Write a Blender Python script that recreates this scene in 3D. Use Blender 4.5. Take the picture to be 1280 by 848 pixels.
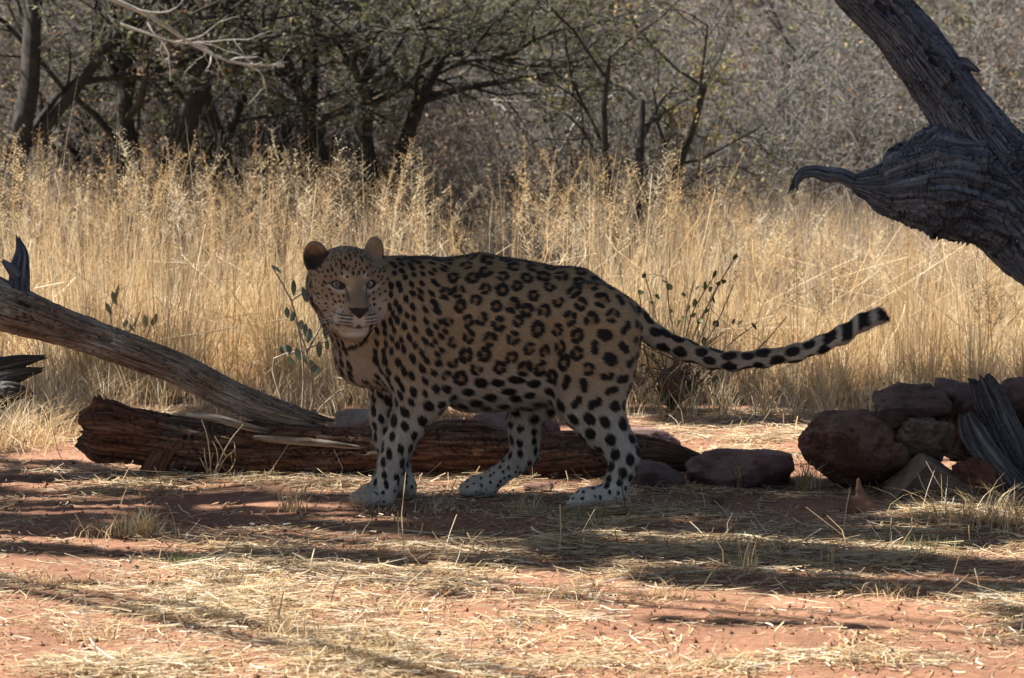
import bpy, bmesh, math, random
import numpy as np
from mathutils import Vector, kdtree

for o in list(bpy.data.objects):
    bpy.data.objects.remove(o, do_unlink=True)
scene = bpy.context.scene
COL = scene.collection

# ------------------------------------------------------------------ camera, sky, sun, exposure
CAM_D, CAM_H, FPX, HORIZON = 9.0, 1.25, 3933.0, 89.0
PITCH = math.atan((424.0 - HORIZON) / FPX)
cam_data = bpy.data.cameras.new('camera')
cam_data.sensor_width = 23.6
cam_data.lens = 23.6 * FPX / 1280.0
cam_data.clip_end = 1000.0
cam_data.dof.use_dof = True
cam_data.dof.focus_distance = 9.0
cam_data.dof.aperture_fstop = 6.3
cam = bpy.data.objects.new('camera', cam_data)
cam.location = (0.0, -CAM_D, CAM_H)
cam.rotation_euler = (math.pi / 2 - PITCH, 0, 0)
COL.objects.link(cam)
scene.camera = cam

SUN = np.array([-0.59, 0.17, 0.75]); SUN /= np.linalg.norm(SUN)     # towards the sun
world = bpy.data.worlds.new('World'); scene.world = world
world.use_nodes = True
wn = world.node_tree.nodes; wl = world.node_tree.links
bg = wn.get('Background') or wn.new('ShaderNodeBackground')
sky = wn.new('ShaderNodeTexSky'); sky.sky_type = 'NISHITA'; sky.sun_disc = False
sky.sun_elevation = math.asin(SUN[2]); sky.sun_rotation = math.atan2(SUN[0], SUN[1])
sky.air_density = 1.0; sky.dust_density = 1.5
wl.new(sky.outputs['Color'], bg.inputs['Color']); bg.inputs['Strength'].default_value = 0.044
sl = bpy.data.lights.new('sun', 'SUN'); sl.energy = 5.0; sl.angle = math.radians(0.55); sl.color = (1.0, 0.95, 0.87)
so = bpy.data.objects.new('sun', sl); COL.objects.link(so)
so.rotation_euler = Vector(-SUN).to_track_quat('-Z', 'Y').to_euler()
so.location = (-20, -5, 20)
scene.view_settings.view_transform = 'Standard'
scene.view_settings.look = 'None'
scene.view_settings.gamma = 1.0
scene.view_settings.use_curve_mapping = False
scene.view_settings.exposure = 1.65
scene.render.engine = 'CYCLES'

# ------------------------------------------------------------------ helpers
R = np.random.default_rng(7)
ca, sa = math.cos(PITCH), math.sin(PITCH)
def P(px, py, Y):
    """world point seen at photograph pixel (px,py) on the depth plane y=Y"""
    a = (px - 640.0) / FPX; b = (424.0 - py) / FPX
    dx, dy, dz = a, ca + b * sa, -sa + b * ca
    t = (Y + CAM_D) / dy
    return np.array([dx * t, Y, CAM_H + dz * t])
def G(px, py, z=0.0):
    a = (px - 640.0) / FPX; b = (424.0 - py) / FPX
    dx, dy, dz = a, ca + b * sa, -sa + b * ca
    t = (z - CAM_H) / dz
    return np.array([dx * t, -CAM_D + dy * t, z])
def S(Y): return (Y + CAM_D) / FPX
def topix(p):
    p = np.asarray(p, float)
    x, y, z = p[..., 0], p[..., 1] + CAM_D, p[..., 2] - CAM_H
    fw = y * ca - z * sa; up = y * sa + z * ca
    return 640 + FPX * x / fw, 424 - FPX * up / fw

_pr = np.random.default_rng(99)
PERM = _pr.permutation(256)
GRAD = _pr.normal(size=(256, 3)); GRAD /= np.linalg.norm(GRAD, axis=1)[:, None]
def noise(p):
    p = np.asarray(p, np.float64).reshape(-1, 3)
    i = np.floor(p).astype(np.int64); f = p - i
    u = f * f * f * (f * (f * 6 - 15) + 10)
    out = np.zeros(len(p))
    for cx in (0, 1):
        wx = u[:, 0] if cx else 1 - u[:, 0]
        for cy in (0, 1):
            wy = u[:, 1] if cy else 1 - u[:, 1]
            for cz in (0, 1):
                wz = u[:, 2] if cz else 1 - u[:, 2]
                h = PERM[(PERM[(PERM[(i[:, 0] + cx) & 255] + i[:, 1] + cy) & 255] + i[:, 2] + cz) & 255]
                g = GRAD[h]
                out += wx * wy * wz * (g[:, 0] * (f[:, 0] - cx) + g[:, 1] * (f[:, 1] - cy) + g[:, 2] * (f[:, 2] - cz))
    return out * 1.5
def fbm(p, oct=4, gain=0.5):
    p = np.asarray(p, float); a = 1.0; s = 0
    for k in range(oct):
        s = s + a * noise(p * 2.03 ** k + 17.3 * k); a *= gain
    return s
def smooth(a, b, x):
    t = np.clip((x - a) / (b - a), 0, 1); return t * t * (3 - 2 * t)

def mesh(name, v, f, mat, parent=None, col=None, uv=None, shade=True, attrs=None):
    """v (N,3); f: one int array (M,k) or a list of such arrays"""
    if not isinstance(f, (list, tuple)): f = [f]
    f = [np.asarray(a, np.int32) for a in f if len(a)]
    v = np.asarray(v, np.float32)
    me = bpy.data.meshes.new(name)
    me.vertices.add(len(v)); me.vertices.foreach_set('co', v.ravel())
    loops = np.concatenate([a.ravel() for a in f])
    tot = np.concatenate([np.full(len(a), a.shape[1], np.int32) for a in f])
    st = np.concatenate([[0], np.cumsum(tot)[:-1]]).astype(np.int32)
    me.loops.add(len(loops)); me.loops.foreach_set('vertex_index', loops)
    me.polygons.add(len(tot)); me.polygons.foreach_set('loop_start', st)
    me.polygons.foreach_set('loop_total', tot)
    me.polygons.foreach_set('use_smooth', np.full(len(tot), bool(shade)))
    me.update(calc_edges=True)
    if col is not None:
        c = np.ones((len(v), 4), np.float32); c[:, :3] = col
        me.color_attributes.new('Col', 'FLOAT_COLOR', 'POINT').data.foreach_set('color', c.ravel())
    if uv is not None:
        l = me.uv_layers.new(name='UVMap'); l.data.foreach_set('uv', np.asarray(uv, np.float32)[loops].ravel())
    for k, a in (attrs or {}).items():
        me.attributes.new(k, 'FLOAT_VECTOR', 'POINT').data.foreach_set('vector', np.asarray(a, np.float32).ravel())
    if mat: me.materials.append(mat)
    o = bpy.data.objects.new(name, me); COL.objects.link(o)
    if parent is not None: o.parent = parent
    return o
def tag(o, label=None, cat=None, group=None, kind=None):
    if label: o['label'] = label
    if cat: o['category'] = cat
    if group: o['group'] = group
    if kind: o['kind'] = kind
    return o
def empty(name, loc, label=None, cat=None, group=None, kind=None):
    o = bpy.data.objects.new(name, None); COL.objects.link(o); o.location = loc
    o.empty_display_size = 0.05
    tag(o, label, cat, group, kind)
    return o
def child(name, v, f, mat, parent, **k):
    """mesh given in world space, made a part of an unrotated empty"""
    off = np.array(parent.location)
    return mesh(name, np.asarray(v) - off, f, mat, parent, **k)
def copy_thing(o, loc, rz, sc, label=None):
    c = o.copy(); COL.objects.link(c); c.location = loc; c.rotation_euler = (0, 0, rz); c.scale = (sc, sc, sc)
    if label: c['label'] = label
    def rec(src, dst):
        for ch in src.children:
            k = ch.copy(); COL.objects.link(k); k.parent = dst; rec(ch, k)
    rec(o, c)
    return c
class Geo:
    def __init__(s): s.v = []; s.q = []; s.t = []; s.c = []; s.n = 0
    def add(s, v, q=None, t=None, c=None):
        v = np.asarray(v, float).reshape(-1, 3); s.v.append(v)
        if q is not None and len(q): s.q.append(np.asarray(q) + s.n)
        if t is not None and len(t): s.t.append(np.asarray(t) + s.n)
        s.c.append(np.broadcast_to(np.asarray(c if c is not None else (1, 1, 1), float), v.shape)); s.n += len(v)
    def out(s):
        f = []
        if s.q: f.append(np.concatenate(s.q))
        if s.t: f.append(np.concatenate(s.t))
        return np.concatenate(s.v), f, np.concatenate(s.c)

def unit(a): return a / np.maximum(np.linalg.norm(a, axis=-1, keepdims=True), 1e-9)
def tubes(paths, rad, k=4):
    """paths (B,n,3), rad (B,n) -> verts, quads"""
    paths = np.asarray(paths, float); rad = np.asarray(rad, float)
    B, n, _ = paths.shape
    t = unit(np.gradient(paths, axis=1))
    ref = np.where(np.abs(t[..., 2:3]) < 0.85, np.array([0, 0, 1.0]), np.array([1.0, 0, 0]))
    ref = np.broadcast_to(ref[:, :1], t.shape)
    a = unit(np.cross(t, ref)); b = np.cross(t, a)
    th = np.arange(k) / k * 2 * np.pi
    v = paths[:, :, None] + rad[:, :, None, None] * (np.cos(th)[:, None] * a[:, :, None] + np.sin(th)[:, None] * b[:, :, None])
    i = np.arange(n - 1)[:, None]; j = np.arange(k)[None]
    q = np.stack([i * k + j, i * k + (j + 1) % k, (i + 1) * k + (j + 1) % k, (i + 1) * k + j], -1).reshape(-1, 4)
    q = (q[None] + (np.arange(B) * n * k)[:, None, None]).reshape(-1, 4)
    return v.reshape(-1, 3), q
def catmull(pts, n):
    pts = np.asarray(pts, float)
    d = np.concatenate([[0], np.cumsum(np.linalg.norm(np.diff(pts[:, :3], axis=0), axis=1))])
    s = np.linspace(0, d[-1], n)
    m = np.gradient(pts, d, axis=0)
    k = np.clip(np.searchsorted(d, s, 'right') - 1, 0, len(d) - 2)
    h = (d[k + 1] - d[k])[:, None]; t = ((s - d[k])[:, None]) / h
    return ((2 * t**3 - 3 * t**2 + 1) * pts[k] + (t**3 - 2 * t**2 + t) * h * m[k] + (-2 * t**3 + 3 * t**2) * pts[k + 1] + (t**3 - t**2) * h * m[k + 1]), s

def blades(base, h, az, lean, w, col, seg=4, tipw=0.12, vary=0.1):
    N = len(base); t = np.linspace(0, 1, seg + 1)
    d = np.stack([np.cos(az), np.sin(az), 0 * az], -1)
    fa = R.uniform(0, np.pi, N); side = np.stack([np.cos(fa), np.sin(fa), 0 * fa], -1)
    tt = t[None, :, None]
    hh = h[:, None, None]; le = lean[:, None, None]
    c = base[:, None] + hh * (np.array([0, 0, 1.0]) * (tt - 0.42 * le * tt**2.2) + d[:, None] * le * tt**1.8)
    ww = (w[:, None] * (1 - (1 - tipw) * t[None] ** 1.4))[..., None] * 0.5
    v = np.stack([c - side[:, None] * ww, c + side[:, None] * ww], 2).reshape(-1, 3)
    i = np.arange(seg)
    q = np.stack([2 * i, 2 * i + 1, 2 * i + 3, 2 * i + 2], -1)
    q = (q[None] + (np.arange(N) * 2 * (seg + 1))[:, None, None]).reshape(-1, 4)
    cc = np.repeat(col, 2 * (seg + 1), axis=0)
    return v, q, cc, c

def straws(base, L, az, lift, bend, w, col, seg=2):
    N = len(base); t = np.linspace(-0.5, 0.5, seg + 1)
    d = np.stack([np.cos(az), np.sin(az), lift], -1)
    pn = np.stack([-np.sin(az), np.cos(az), 0 * az], -1)
    tt = t[None, :, None]
    c = base[:, None] + L[:, None, None] * (d[:, None] * tt + pn[:, None] * bend[:, None, None] * (tt**2 * 4))
    roll = R.uniform(-0.8, 0.8, N)
    sd = pn * np.cos(roll)[:, None] + np.array([0, 0, 1.0]) * np.sin(roll)[:, None]
    ww = (w[:, None, None] * 0.5)
    v = np.stack([c - sd[:, None] * ww, c + sd[:, None] * ww], 2).reshape(-1, 3)
    i = np.arange(seg); q = np.stack([2 * i, 2 * i + 1, 2 * i + 3, 2 * i + 2], -1)
    q = (q[None] + (np.arange(N) * 2 * (seg + 1))[:, None, None]).reshape(-1, 4)
    return v, q, np.repeat(col, 2 * (seg + 1), axis=0)

def leaf_quads(c, size, rng, flat=0.3, aspect=0.5):
    """diamond leaves at centres c"""
    N = len(c)
    a = unit(rng.normal(size=(N, 3))); n = unit(rng.normal(size=(N, 3)) + np.array([0, 0, flat * 3]))
    b = unit(np.cross(a, n)); a = np.cross(n, b)
    s = size[:, None]
    v = np.stack([c - a * s, c - b * s * aspect, c + a * s, c + b * s * aspect], 1).reshape(-1, 3)
    q = np.arange(N * 4).reshape(-1, 4)
    return v, q

# ---- signed distance bodies
def smin(a, b, k):
    h = np.maximum(k - np.abs(a - b), 0) / k
    return np.minimum(a, b) - h * h * k * 0.25
class Field:
    def __init__(s, lo, hi, vox):
        s.lo = np.array(lo, float); s.vox = vox
        s.n = np.ceil((np.array(hi) - s.lo) / vox).astype(int) + 1
        s.D = np.full(s.n, 0.5, np.float32)
        s.ax = [s.lo[i] + np.arange(s.n[i]) * vox for i in range(3)]
    def box(s, lo, hi):
        a = np.clip(np.floor((lo - s.lo) / s.vox).astype(int), 0, s.n - 1)
        b = np.clip(np.ceil((hi - s.lo) / s.vox).astype(int) + 1, 1, s.n)
        sl = tuple(slice(a[i], b[i]) for i in range(3))
        g = [s.ax[0][sl[0]][:, None, None], s.ax[1][sl[1]][None, :, None], s.ax[2][sl[2]][None, None, :]]
        return sl, g
    def put(s, sl, d, k, sub=False):
        if d.size == 0: return
        if sub: s.D[sl] = -smin(-s.D[sl], d.astype(np.float32), k)
        else: s.D[sl] = smin(s.D[sl], d.astype(np.float32), k)
    def cone(s, p, q, ra, rb, k=0.02, ys=1.0, sub=False):
        """tapered capsule; ys squeezes the y half-width"""
        p = np.asarray(p, float); q = np.asarray(q, float); m = k + 0.03
        lo = np.minimum(p - ra, q - rb) - m; hi = np.maximum(p + ra, q + rb) + m
        sl, g = s.box(lo, hi)
        yc = p[1]
        e = np.array([q[0] - p[0], (q[1] - p[1]) , q[2] - p[2]])
        X, Z = g[0] - p[0], g[2] - p[2]
        Y = (g[1] - p[1]); L2 = e @ e + 1e-12
        t = np.clip((X * e[0] + Y * e[1] + Z * e[2]) / L2, 0, 1)
        dx, dy, dz = X - t * e[0], (Y - t * e[1]) / ys, Z - t * e[2]
        r = ra + t * (rb - ra)
        l = np.sqrt(dx * dx + dy * dy + dz * dz)
        d = (l - r) * (1 if ys == 1 else (ys + (1 - ys) * (1 - np.abs(dy) / (l + 1e-9))))
        s.put(sl, d, k, sub)
    def ell(s, c, axes, rad, k=0.015, sub=False):
        c = np.asarray(c, float); rad = np.asarray(rad, float); m = rad.max() + k + 0.02
        sl, g = s.box(c - m, c + m)
        X, Y, Z = g[0] - c[0], g[1] - c[1], g[2] - c[2]
        q = 0; q2 = 0
        for a, r in zip(axes, rad):
            w = X * a[0] + Y * a[1] + Z * a[2]
            q = q + (w / r) ** 2; q2 = q2 + (w / (r * r)) ** 2
        k0 = np.sqrt(q); d = k0 * (k0 - 1) / np.maximum(np.sqrt(q2), 1e-6)
        s.put(sl, d, k, sub)
    def nets(s):
        D = s.D; ins = D < 0
        c = [ins[i:D.shape[0] - 1 + i, j:D.shape[1] - 1 + j, k:D.shape[2] - 1 + k] for i in (0, 1) for j in (0, 1) for k in (0, 1)]
        al = c[0].copy(); an = c[0].copy()
        for x in c[1:]: al &= x; an |= x
        act = an & ~al
        idx = np.argwhere(act)
        vid = np.full(act.shape, -1, np.int32); vid[act] = np.arange(len(idx))
        offs = np.array([(i, j, k) for i in (0, 1) for j in (0, 1) for k in (0, 1)])
        val = np.stack([D[idx[:, 0] + o[0], idx[:, 1] + o[1], idx[:, 2] + o[2]] for o in offs], 1).astype(float)
        acc = np.zeros((len(idx), 3)); cnt = np.zeros(len(idx))
        for a in range(8):
            for b in range(a + 1, 8):
                if np.abs(offs[a] - offs[b]).sum() != 1: continue
                m = (val[:, a] < 0) != (val[:, b] < 0)
                t = val[m, a] / (val[m, a] - val[m, b])
                acc[m] += offs[a] + t[:, None] * (offs[b] - offs[a]); cnt[m] += 1
        v = s.lo + (idx + acc / cnt[:, None]) * s.vox
        qs = []
        for ax in range(3):
            o = [1, 1, 1]; o[ax] = 0
            n = D.shape
            A = [slice(1, n[i] - 1) for i in range(3)]; A[ax] = slice(0, n[ax] - 1)
            Bs = list(A); Bs[ax] = slice(1, n[ax])
            i0 = ins[tuple(A)]; i1 = ins[tuple(Bs)]
            ch = np.argwhere(i0 != i1)
            if not len(ch): continue
            fl = i0[tuple(ch.T)]
            base = ch + np.array([0 if i == ax else 1 for i in range(3)])
            u, w = [(1, 2), (2, 0), (0, 1)][ax]
            eu = np.zeros(3, int); eu[u] = 1; ew = np.zeros(3, int); ew[w] = 1
            q = np.stack([vid[tuple((base - eu - ew).T)], vid[tuple((base - ew).T)], vid[tuple(base.T)], vid[tuple((base - eu).T)]], 1)
            q[~fl] = q[~fl][:, ::-1]
            qs.append(q)
        q = np.concatenate(qs)
        return v, q[(q >= 0).all(1)]
def vnormals(v, q):
    n = np.cross(v[q[:, 2]] - v[q[:, 0]], v[q[:, 3 if q.shape[1] == 4 else 1]] - v[q[:, 1 if q.shape[1] == 4 else 0]])
    if q.shape[1] == 3: n = np.cross(v[q[:, 1]] - v[q[:, 0]], v[q[:, 2]] - v[q[:, 0]])
    out = np.zeros_like(v)
    for k in range(q.shape[1]):
        for a in range(3): out[:, a] += np.bincount(q[:, k], n[:, a], len(v))
    return unit(out)
def relax(v, q, it=2, lam=0.5):
    e = np.concatenate([q[:, [k, (k + 1) % q.shape[1]]] for k in range(q.shape[1])])
    e = np.concatenate([e, e[:, ::-1]])
    cnt = np.bincount(e[:, 0], minlength=len(v)).astype(float)
    for i in range(it):
        for l in (lam, -lam * 1.03):
            m = np.stack([np.bincount(e[:, 0], v[e[:, 1], a], len(v)) for a in range(3)], 1) / cnt[:, None]
            v = v + l * (m - v)
    return v

# ------------------------------------------------------------------ materials
def mat(name):
    m = bpy.data.materials.new(name); m.use_nodes = True
    return m, m.node_tree.nodes, m.node_tree.links, m.node_tree.nodes['Principled BSDF']
def foliage_mat(name, trans=0.35, rough=0.7):
    m, n, l, b = mat(name)
    a = n.new('ShaderNodeAttribute'); a.attribute_name = 'Col'
    b.inputs['Roughness'].default_value = rough
    b.inputs['Specular IOR Level'].default_value = 0.25
    l.new(a.outputs['Color'], b.inputs['Base Color'])
    if trans > 0:
        tr = n.new('ShaderNodeBsdfTranslucent'); l.new(a.outputs['Color'], tr.inputs['Color'])
        mx = n.new('ShaderNodeMixShader'); mx.inputs[0].default_value = trans
        l.new(b.outputs[0], mx.inputs[1]); l.new(tr.outputs[0], mx.inputs[2])
        l.new(mx.outputs[0], n['Material Output'].inputs['Surface'])
    return m
def ramp(n, stops):
    r = n.new('ShaderNodeValToRGB'); e = r.color_ramp.elements
    while len(e) < len(stops): e.new(0.5)
    for x, (p, c) in zip(e, stops): x.position = p; x.color = (*c, 1)
    return r
def wood_mat(name, c0, c1, c2, rough=0.8, stain=None):
    """weathered wood, grain runs along the UV's u"""
    m, n, l, b = mat(name)
    uv = n.new('ShaderNodeUVMap'); uv.uv_map = 'UVMap'
    mp = n.new('ShaderNodeMapping'); mp.inputs['Scale'].default_value = (5, 90, 1)
    l.new(uv.outputs[0], mp.inputs['Vector'])
    n1 = n.new('ShaderNodeTexNoise'); n1.inputs['Scale'].default_value = 1.0; n1.inputs['Detail'].default_value = 6; n1.inputs['Roughness'].default_value = 0.65
    l.new(mp.outputs[0], n1.inputs['Vector'])
    r1 = ramp(n, [(0.36, c0), (0.5, c1), (0.66, c2)]); l.new(n1.outputs['Fac'], r1.inputs[0])
    tc = n.new('ShaderNodeTexCoord')
    n2 = n.new('ShaderNodeTexNoise'); n2.inputs['Scale'].default_value = 7; n2.inputs['Detail'].default_value = 5
    l.new(tc.outputs['Object'], n2.inputs['Vector'])
    r2 = ramp(n, [(0.38, (0, 0, 0)), (0.62, (1, 1, 1))]); l.new(n2.outputs['Fac'], r2.inputs[0])
    mx = n.new('ShaderNodeMixRGB'); mx.blend_type = 'MIX'
    l.new(r2.outputs[0], mx.inputs[0]); l.new(r1.outputs[0], mx.inputs[1])
    m2 = n.new('ShaderNodeMixRGB'); m2.blend_type = 'MULTIPLY'; m2.inputs[0].default_value = 1
    l.new(r1.outputs[0], m2.inputs[1]); m2.inputs[2].default_value = (*(stain or (0.75, 0.7, 0.66)), 1)
    l.new(m2.outputs[0], mx.inputs[2])
    l.new(mx.outputs[0], b.inputs['Base Color'])
    b.inputs['Roughness'].default_value = rough; b.inputs['Specular IOR Level'].default_value = 0.25
    bp = n.new('ShaderNodeBump'); bp.inputs['Strength'].default_value = 0.9; bp.inputs['Distance'].default_value = 0.009
    l.new(n1.outputs['Fac'], bp.inputs['Height']); l.new(bp.outputs[0], b.inputs['Normal'])
    return m
def rock_mat(name, c0, c1, c2, scale=9.0, bump=0.5, dust=None):
    m, n, l, b = mat(name)
    tc = n.new('ShaderNodeTexCoord')
    n1 = n.new('ShaderNodeTexNoise'); n1.inputs['Scale'].default_value = scale; n1.inputs['Detail'].default_value = 9; n1.inputs['Roughness'].default_value = 0.65
    n2 = n.new('ShaderNodeTexNoise'); n2.inputs['Scale'].default_value = scale * 14; n2.inputs['Detail'].default_value = 6; n2.inputs['Roughness'].default_value = 0.7
    l.new(tc.outputs['Object'], n1.inputs['Vector']); l.new(tc.outputs['Object'], n2.inputs['Vector'])
    r1 = ramp(n, [(0.32, c0), (0.5, c1), (0.7, c2)]); l.new(n1.outputs['Fac'], r1.inputs[0])
    r2 = ramp(n, [(0.3, (0.62, 0.62, 0.62)), (0.7, (1.3, 1.3, 1.3))]); l.new(n2.outputs['Fac'], r2.inputs[0])
    mx = n.new('ShaderNodeMixRGB'); mx.blend_type = 'MULTIPLY'; mx.inputs[0].default_value = 0.8
    l.new(r1.outputs[0], mx.inputs[1]); l.new(r2.outputs[0], mx.inputs[2]); l.new(mx.outputs[0], b.inputs['Base Color'])
    if dust:
        ge = n.new('ShaderNodeNewGeometry'); sx = n.new('ShaderNodeSeparateXYZ'); l.new(ge.outputs['Normal'], sx.inputs[0])
        n3 = n.new('ShaderNodeTexNoise'); n3.inputs['Scale'].default_value = scale * 2.5; n3.inputs['Detail'].default_value = 7; l.new(tc.outputs['Object'], n3.inputs['Vector'])
        ma = n.new('ShaderNodeMath'); ma.operation = 'MULTIPLY_ADD'; ma.inputs[1].default_value = 0.45; l.new(sx.outputs['Z'], ma.inputs[0]); l.new(n3.outputs['Fac'], ma.inputs[2])
        rd = ramp(n, [(0.62, (0, 0, 0)), (0.9, (0.65, 0.65, 0.65))]); l.new(ma.outputs[0], rd.inputs[0])
        md = n.new('ShaderNodeMixRGB'); md.inputs[2].default_value = (*dust, 1); l.new(rd.outputs[0], md.inputs[0]); l.new(mx.outputs[0], md.inputs[1]); l.new(md.outputs[0], b.inputs['Base Color'])
    b.inputs['Roughness'].default_value = 0.85; b.inputs['Specular IOR Level'].default_value = 0.25
    ad = n.new('ShaderNodeMath'); ad.operation = 'MULTIPLY_ADD'; ad.inputs[1].default_value = 0.35
    l.new(n2.outputs['Fac'], ad.inputs[0]); l.new(n1.outputs['Fac'], ad.inputs[2])
    bp = n.new('ShaderNodeBump'); bp.inputs['Strength'].default_value = bump; bp.inputs['Distance'].default_value = 0.02
    l.new(ad.outputs[0], bp.inputs['Height']); l.new(bp.outputs[0], b.inputs['Normal'])
    return m

# ------------------------------------------------------------------ ground
def gz(x, y):
    x = np.asarray(x, float); y = np.asarray(y, float)
    sh = x.shape; xr = x.ravel(); yr = y.ravel()
    p = np.stack([xr, yr, 0 * xr], -1)
    near = np.exp(-((yr - 0) / 6.0) ** 2)
    z = 0.010 * noise(p * 1.3) + near * (0.008 * noise(p * 4.1 + 5) + 0.006 * noise(p * 11 + 9))
    far = np.maximum(yr - 26, 0)
    z = z + 0.0012 * far ** 2 * np.exp(-far / 90) * 1.0 + smooth(12, 40, yr) * 0.25 * noise(p * 0.12 + 3)
    return z.reshape(sh)
def graded(a, b, near, ratio, fine):
    out = [near[0]]; st = fine
    xs = list(np.arange(near[0], near[1] + 1e-6, fine))
    st = fine; x = xs[-1]
    while x < b: st *= ratio; x += st; xs.append(min(x, b))
    st = fine; x = xs[0]; lo = []
    while x > a: st *= ratio; x -= st; lo.append(max(x, a))
    return np.array(lo[::-1] + xs)
gx = graded(-160, 160, (-2.0, 2.0), 1.10, 0.022)
gy = graded(-60, 260, (-3.4, 2.6), 1.07, 0.022)
XX, YY = np.meshgrid(gx, gy)
ZZ = gz(XX, YY)
# scuffed earth close by: small crumbs and dents
pp = np.stack([XX.ravel(), YY.ravel(), 0 * XX.ravel()], -1)
nearm = ((np.abs(XX) < 2.2) & (YY > -3.6) & (YY < 2.8)).ravel()
dz = np.zeros(len(pp)); dz[nearm] = 0.006 * np.maximum(noise(pp[nearm] * 23), 0) + 0.004 * noise(pp[nearm] * 40)
ZZ = ZZ + dz.reshape(ZZ.shape)
nx_, ny_ = len(gx), len(gy)
I = np.arange(nx_ - 1)[None] + np.arange(ny_ - 1)[:, None] * nx_
gq = np.stack([I, I + 1, I + 1 + nx_, I + nx_], -1).reshape(-1, 4)
def ground_mat():
    m, n, l, b = mat('red_earth')
    tc = n.new('ShaderNodeTexCoord')
    def nz(sc, det, rough=0.6):
        t = n.new('ShaderNodeTexNoise'); t.inputs['Scale'].default_value = sc; t.inputs['Detail'].default_value = det; t.inputs['Roughness'].default_value = rough
        l.new(tc.outputs['Object'], t.inputs['Vector']); return t
    a = nz(1.6, 6); c = nz(38, 6, 0.7); d = nz(160, 3)
    r1 = ramp(n, [(0.3, (0.155, 0.078, 0.048)), (0.5, (0.225, 0.116, 0.071)), (0.72, (0.31, 0.168, 0.106))]); l.new(a.outputs['Fac'], r1.inputs[0])
    r2 = ramp(n, [(0.28, (0.6, 0.58, 0.56)), (0.52, (1, 1, 1)), (0.74, (1.25, 1.25, 1.25))]); l.new(c.outputs['Fac'], r2.inputs[0])
    mx = n.new('ShaderNodeMixRGB'); mx.blend_type = 'MULTIPLY'; mx.inputs[0].default_value = 0.85
    l.new(r1.outputs[0], mx.inputs[1]); l.new(r2.outputs[0], mx.inputs[2])
    # far away the earth is covered in dry fallen grass and leaf litter
    sp = n.new('ShaderNodeSeparateXYZ'); l.new(tc.outputs['Object'], sp.inputs[0])
    mr = n.new('ShaderNodeMapRange'); mr.inputs[1].default_value = 2.5; mr.inputs[2].default_value = 7.0
    l.new(sp.outputs['Y'], mr.inputs[0])
    e = nz(5.0, 8, 0.75)
    r3 = ramp(n, [(0.3, (0.10, 0.075, 0.05)), (0.5, (0.24, 0.185, 0.115)), (0.7, (0.36, 0.28, 0.17))]); l.new(e.outputs['Fac'], r3.inputs[0])
    m2 = n.new('ShaderNodeMixRGB'); l.new(mr.outputs[0], m2.inputs[0]); l.new(mx.outputs[0], m2.inputs[1]); l.new(r3.outputs[0], m2.inputs[2])
    l.new(m2.outputs[0], b.inputs['Base Color'])
    b.inputs['Roughness'].default_value = 0.95; b.inputs['Specular IOR Level'].default_value = 0.15
    ad = n.new('ShaderNodeMath'); ad.operation = 'MULTIPLY_ADD'; ad.inputs[1].default_value = 0.3
    l.new(d.outputs['Fac'], ad.inputs[0]); l.new(c.outputs['Fac'], ad.inputs[2])
    bp = n.new('ShaderNodeBump'); bp.inputs['Strength'].default_value = 0.55; bp.inputs['Distance'].default_value = 0.012
    l.new(ad.outputs[0], bp.inputs['Height']); l.new(bp.outputs[0], b.inputs['Normal'])
    return m
tag(mesh('ground', np.stack([XX.ravel(), YY.ravel(), ZZ.ravel()], -1), gq, ground_mat()), 'red sandy earth scattered with dry straw', kind='structure')

# ------------------------------------------------------------------ trees and bushes
def bark_mat(name, c0, c1):
    return rock_mat(name, c0, tuple((a + b) / 2 for a, b in zip(c0, c1)), c1, 14, 0.8)
M_bark = bark_mat('dark_bark', (0.018, 0.016, 0.014), (0.062, 0.053, 0.046))
M_greybark = bark_mat('grey_bark', (0.08, 0.073, 0.066), (0.25, 0.23, 0.205))
M_twig = bark_mat('grey_twig', (0.115, 0.105, 0.094), (0.34, 0.315, 0.285))
M_browntwig = bark_mat('brown_twig', (0.05, 0.042, 0.036), (0.16, 0.136, 0.116))
M_leaf = foliage_mat('foliage', 0.3)
M_grass = foliage_mat('dry_grass', 0.42, 0.6)

def grow(rng, p, d, L, r, lev, out, par):
    n = 6
    pts = [np.array(p, float)]; d = unit(np.array(d, float))
    wob = par['wob'][min(lev, len(par['wob']) - 1)]
    for i in range(n - 1):
        d = unit(d + rng.normal(size=3) * wob + np.array([0, 0, par['up'][min(lev, len(par['up']) - 1)]]))
        pts.append(pts[-1] + d * L / (n - 1))
    pts = np.array(pts); rr = r * np.linspace(1, par['taper'], n)
    out.append((lev, pts, rr))
    if lev >= par['levels']: return
    for c in range(par['kids'][lev]):
        t = rng.uniform(par['start'][lev], 1.0) if c else 1.0
        x = t * (n - 1); i = min(int(x), n - 2); q = pts[i] + (pts[i + 1] - pts[i]) * (x - i)
        bd = unit(pts[i + 1] - pts[i])
        ax = unit(np.cross(bd, rng.normal(size=3)))
        ang = rng.uniform(*par['ang'][lev])
        nd = unit(bd * math.cos(ang) + ax * math.sin(ang))
        f = par['flat']
        if f: nd = unit(nd * np.array([1, 1, 1 - f]))
        grow(rng, q, nd, L * par['len'] * rng.uniform(0.65, 1.15), max(rr[i] * par['rad'] * rng.uniform(0.6, 1.0), par['rmin']), lev + 1, out, par)

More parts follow.
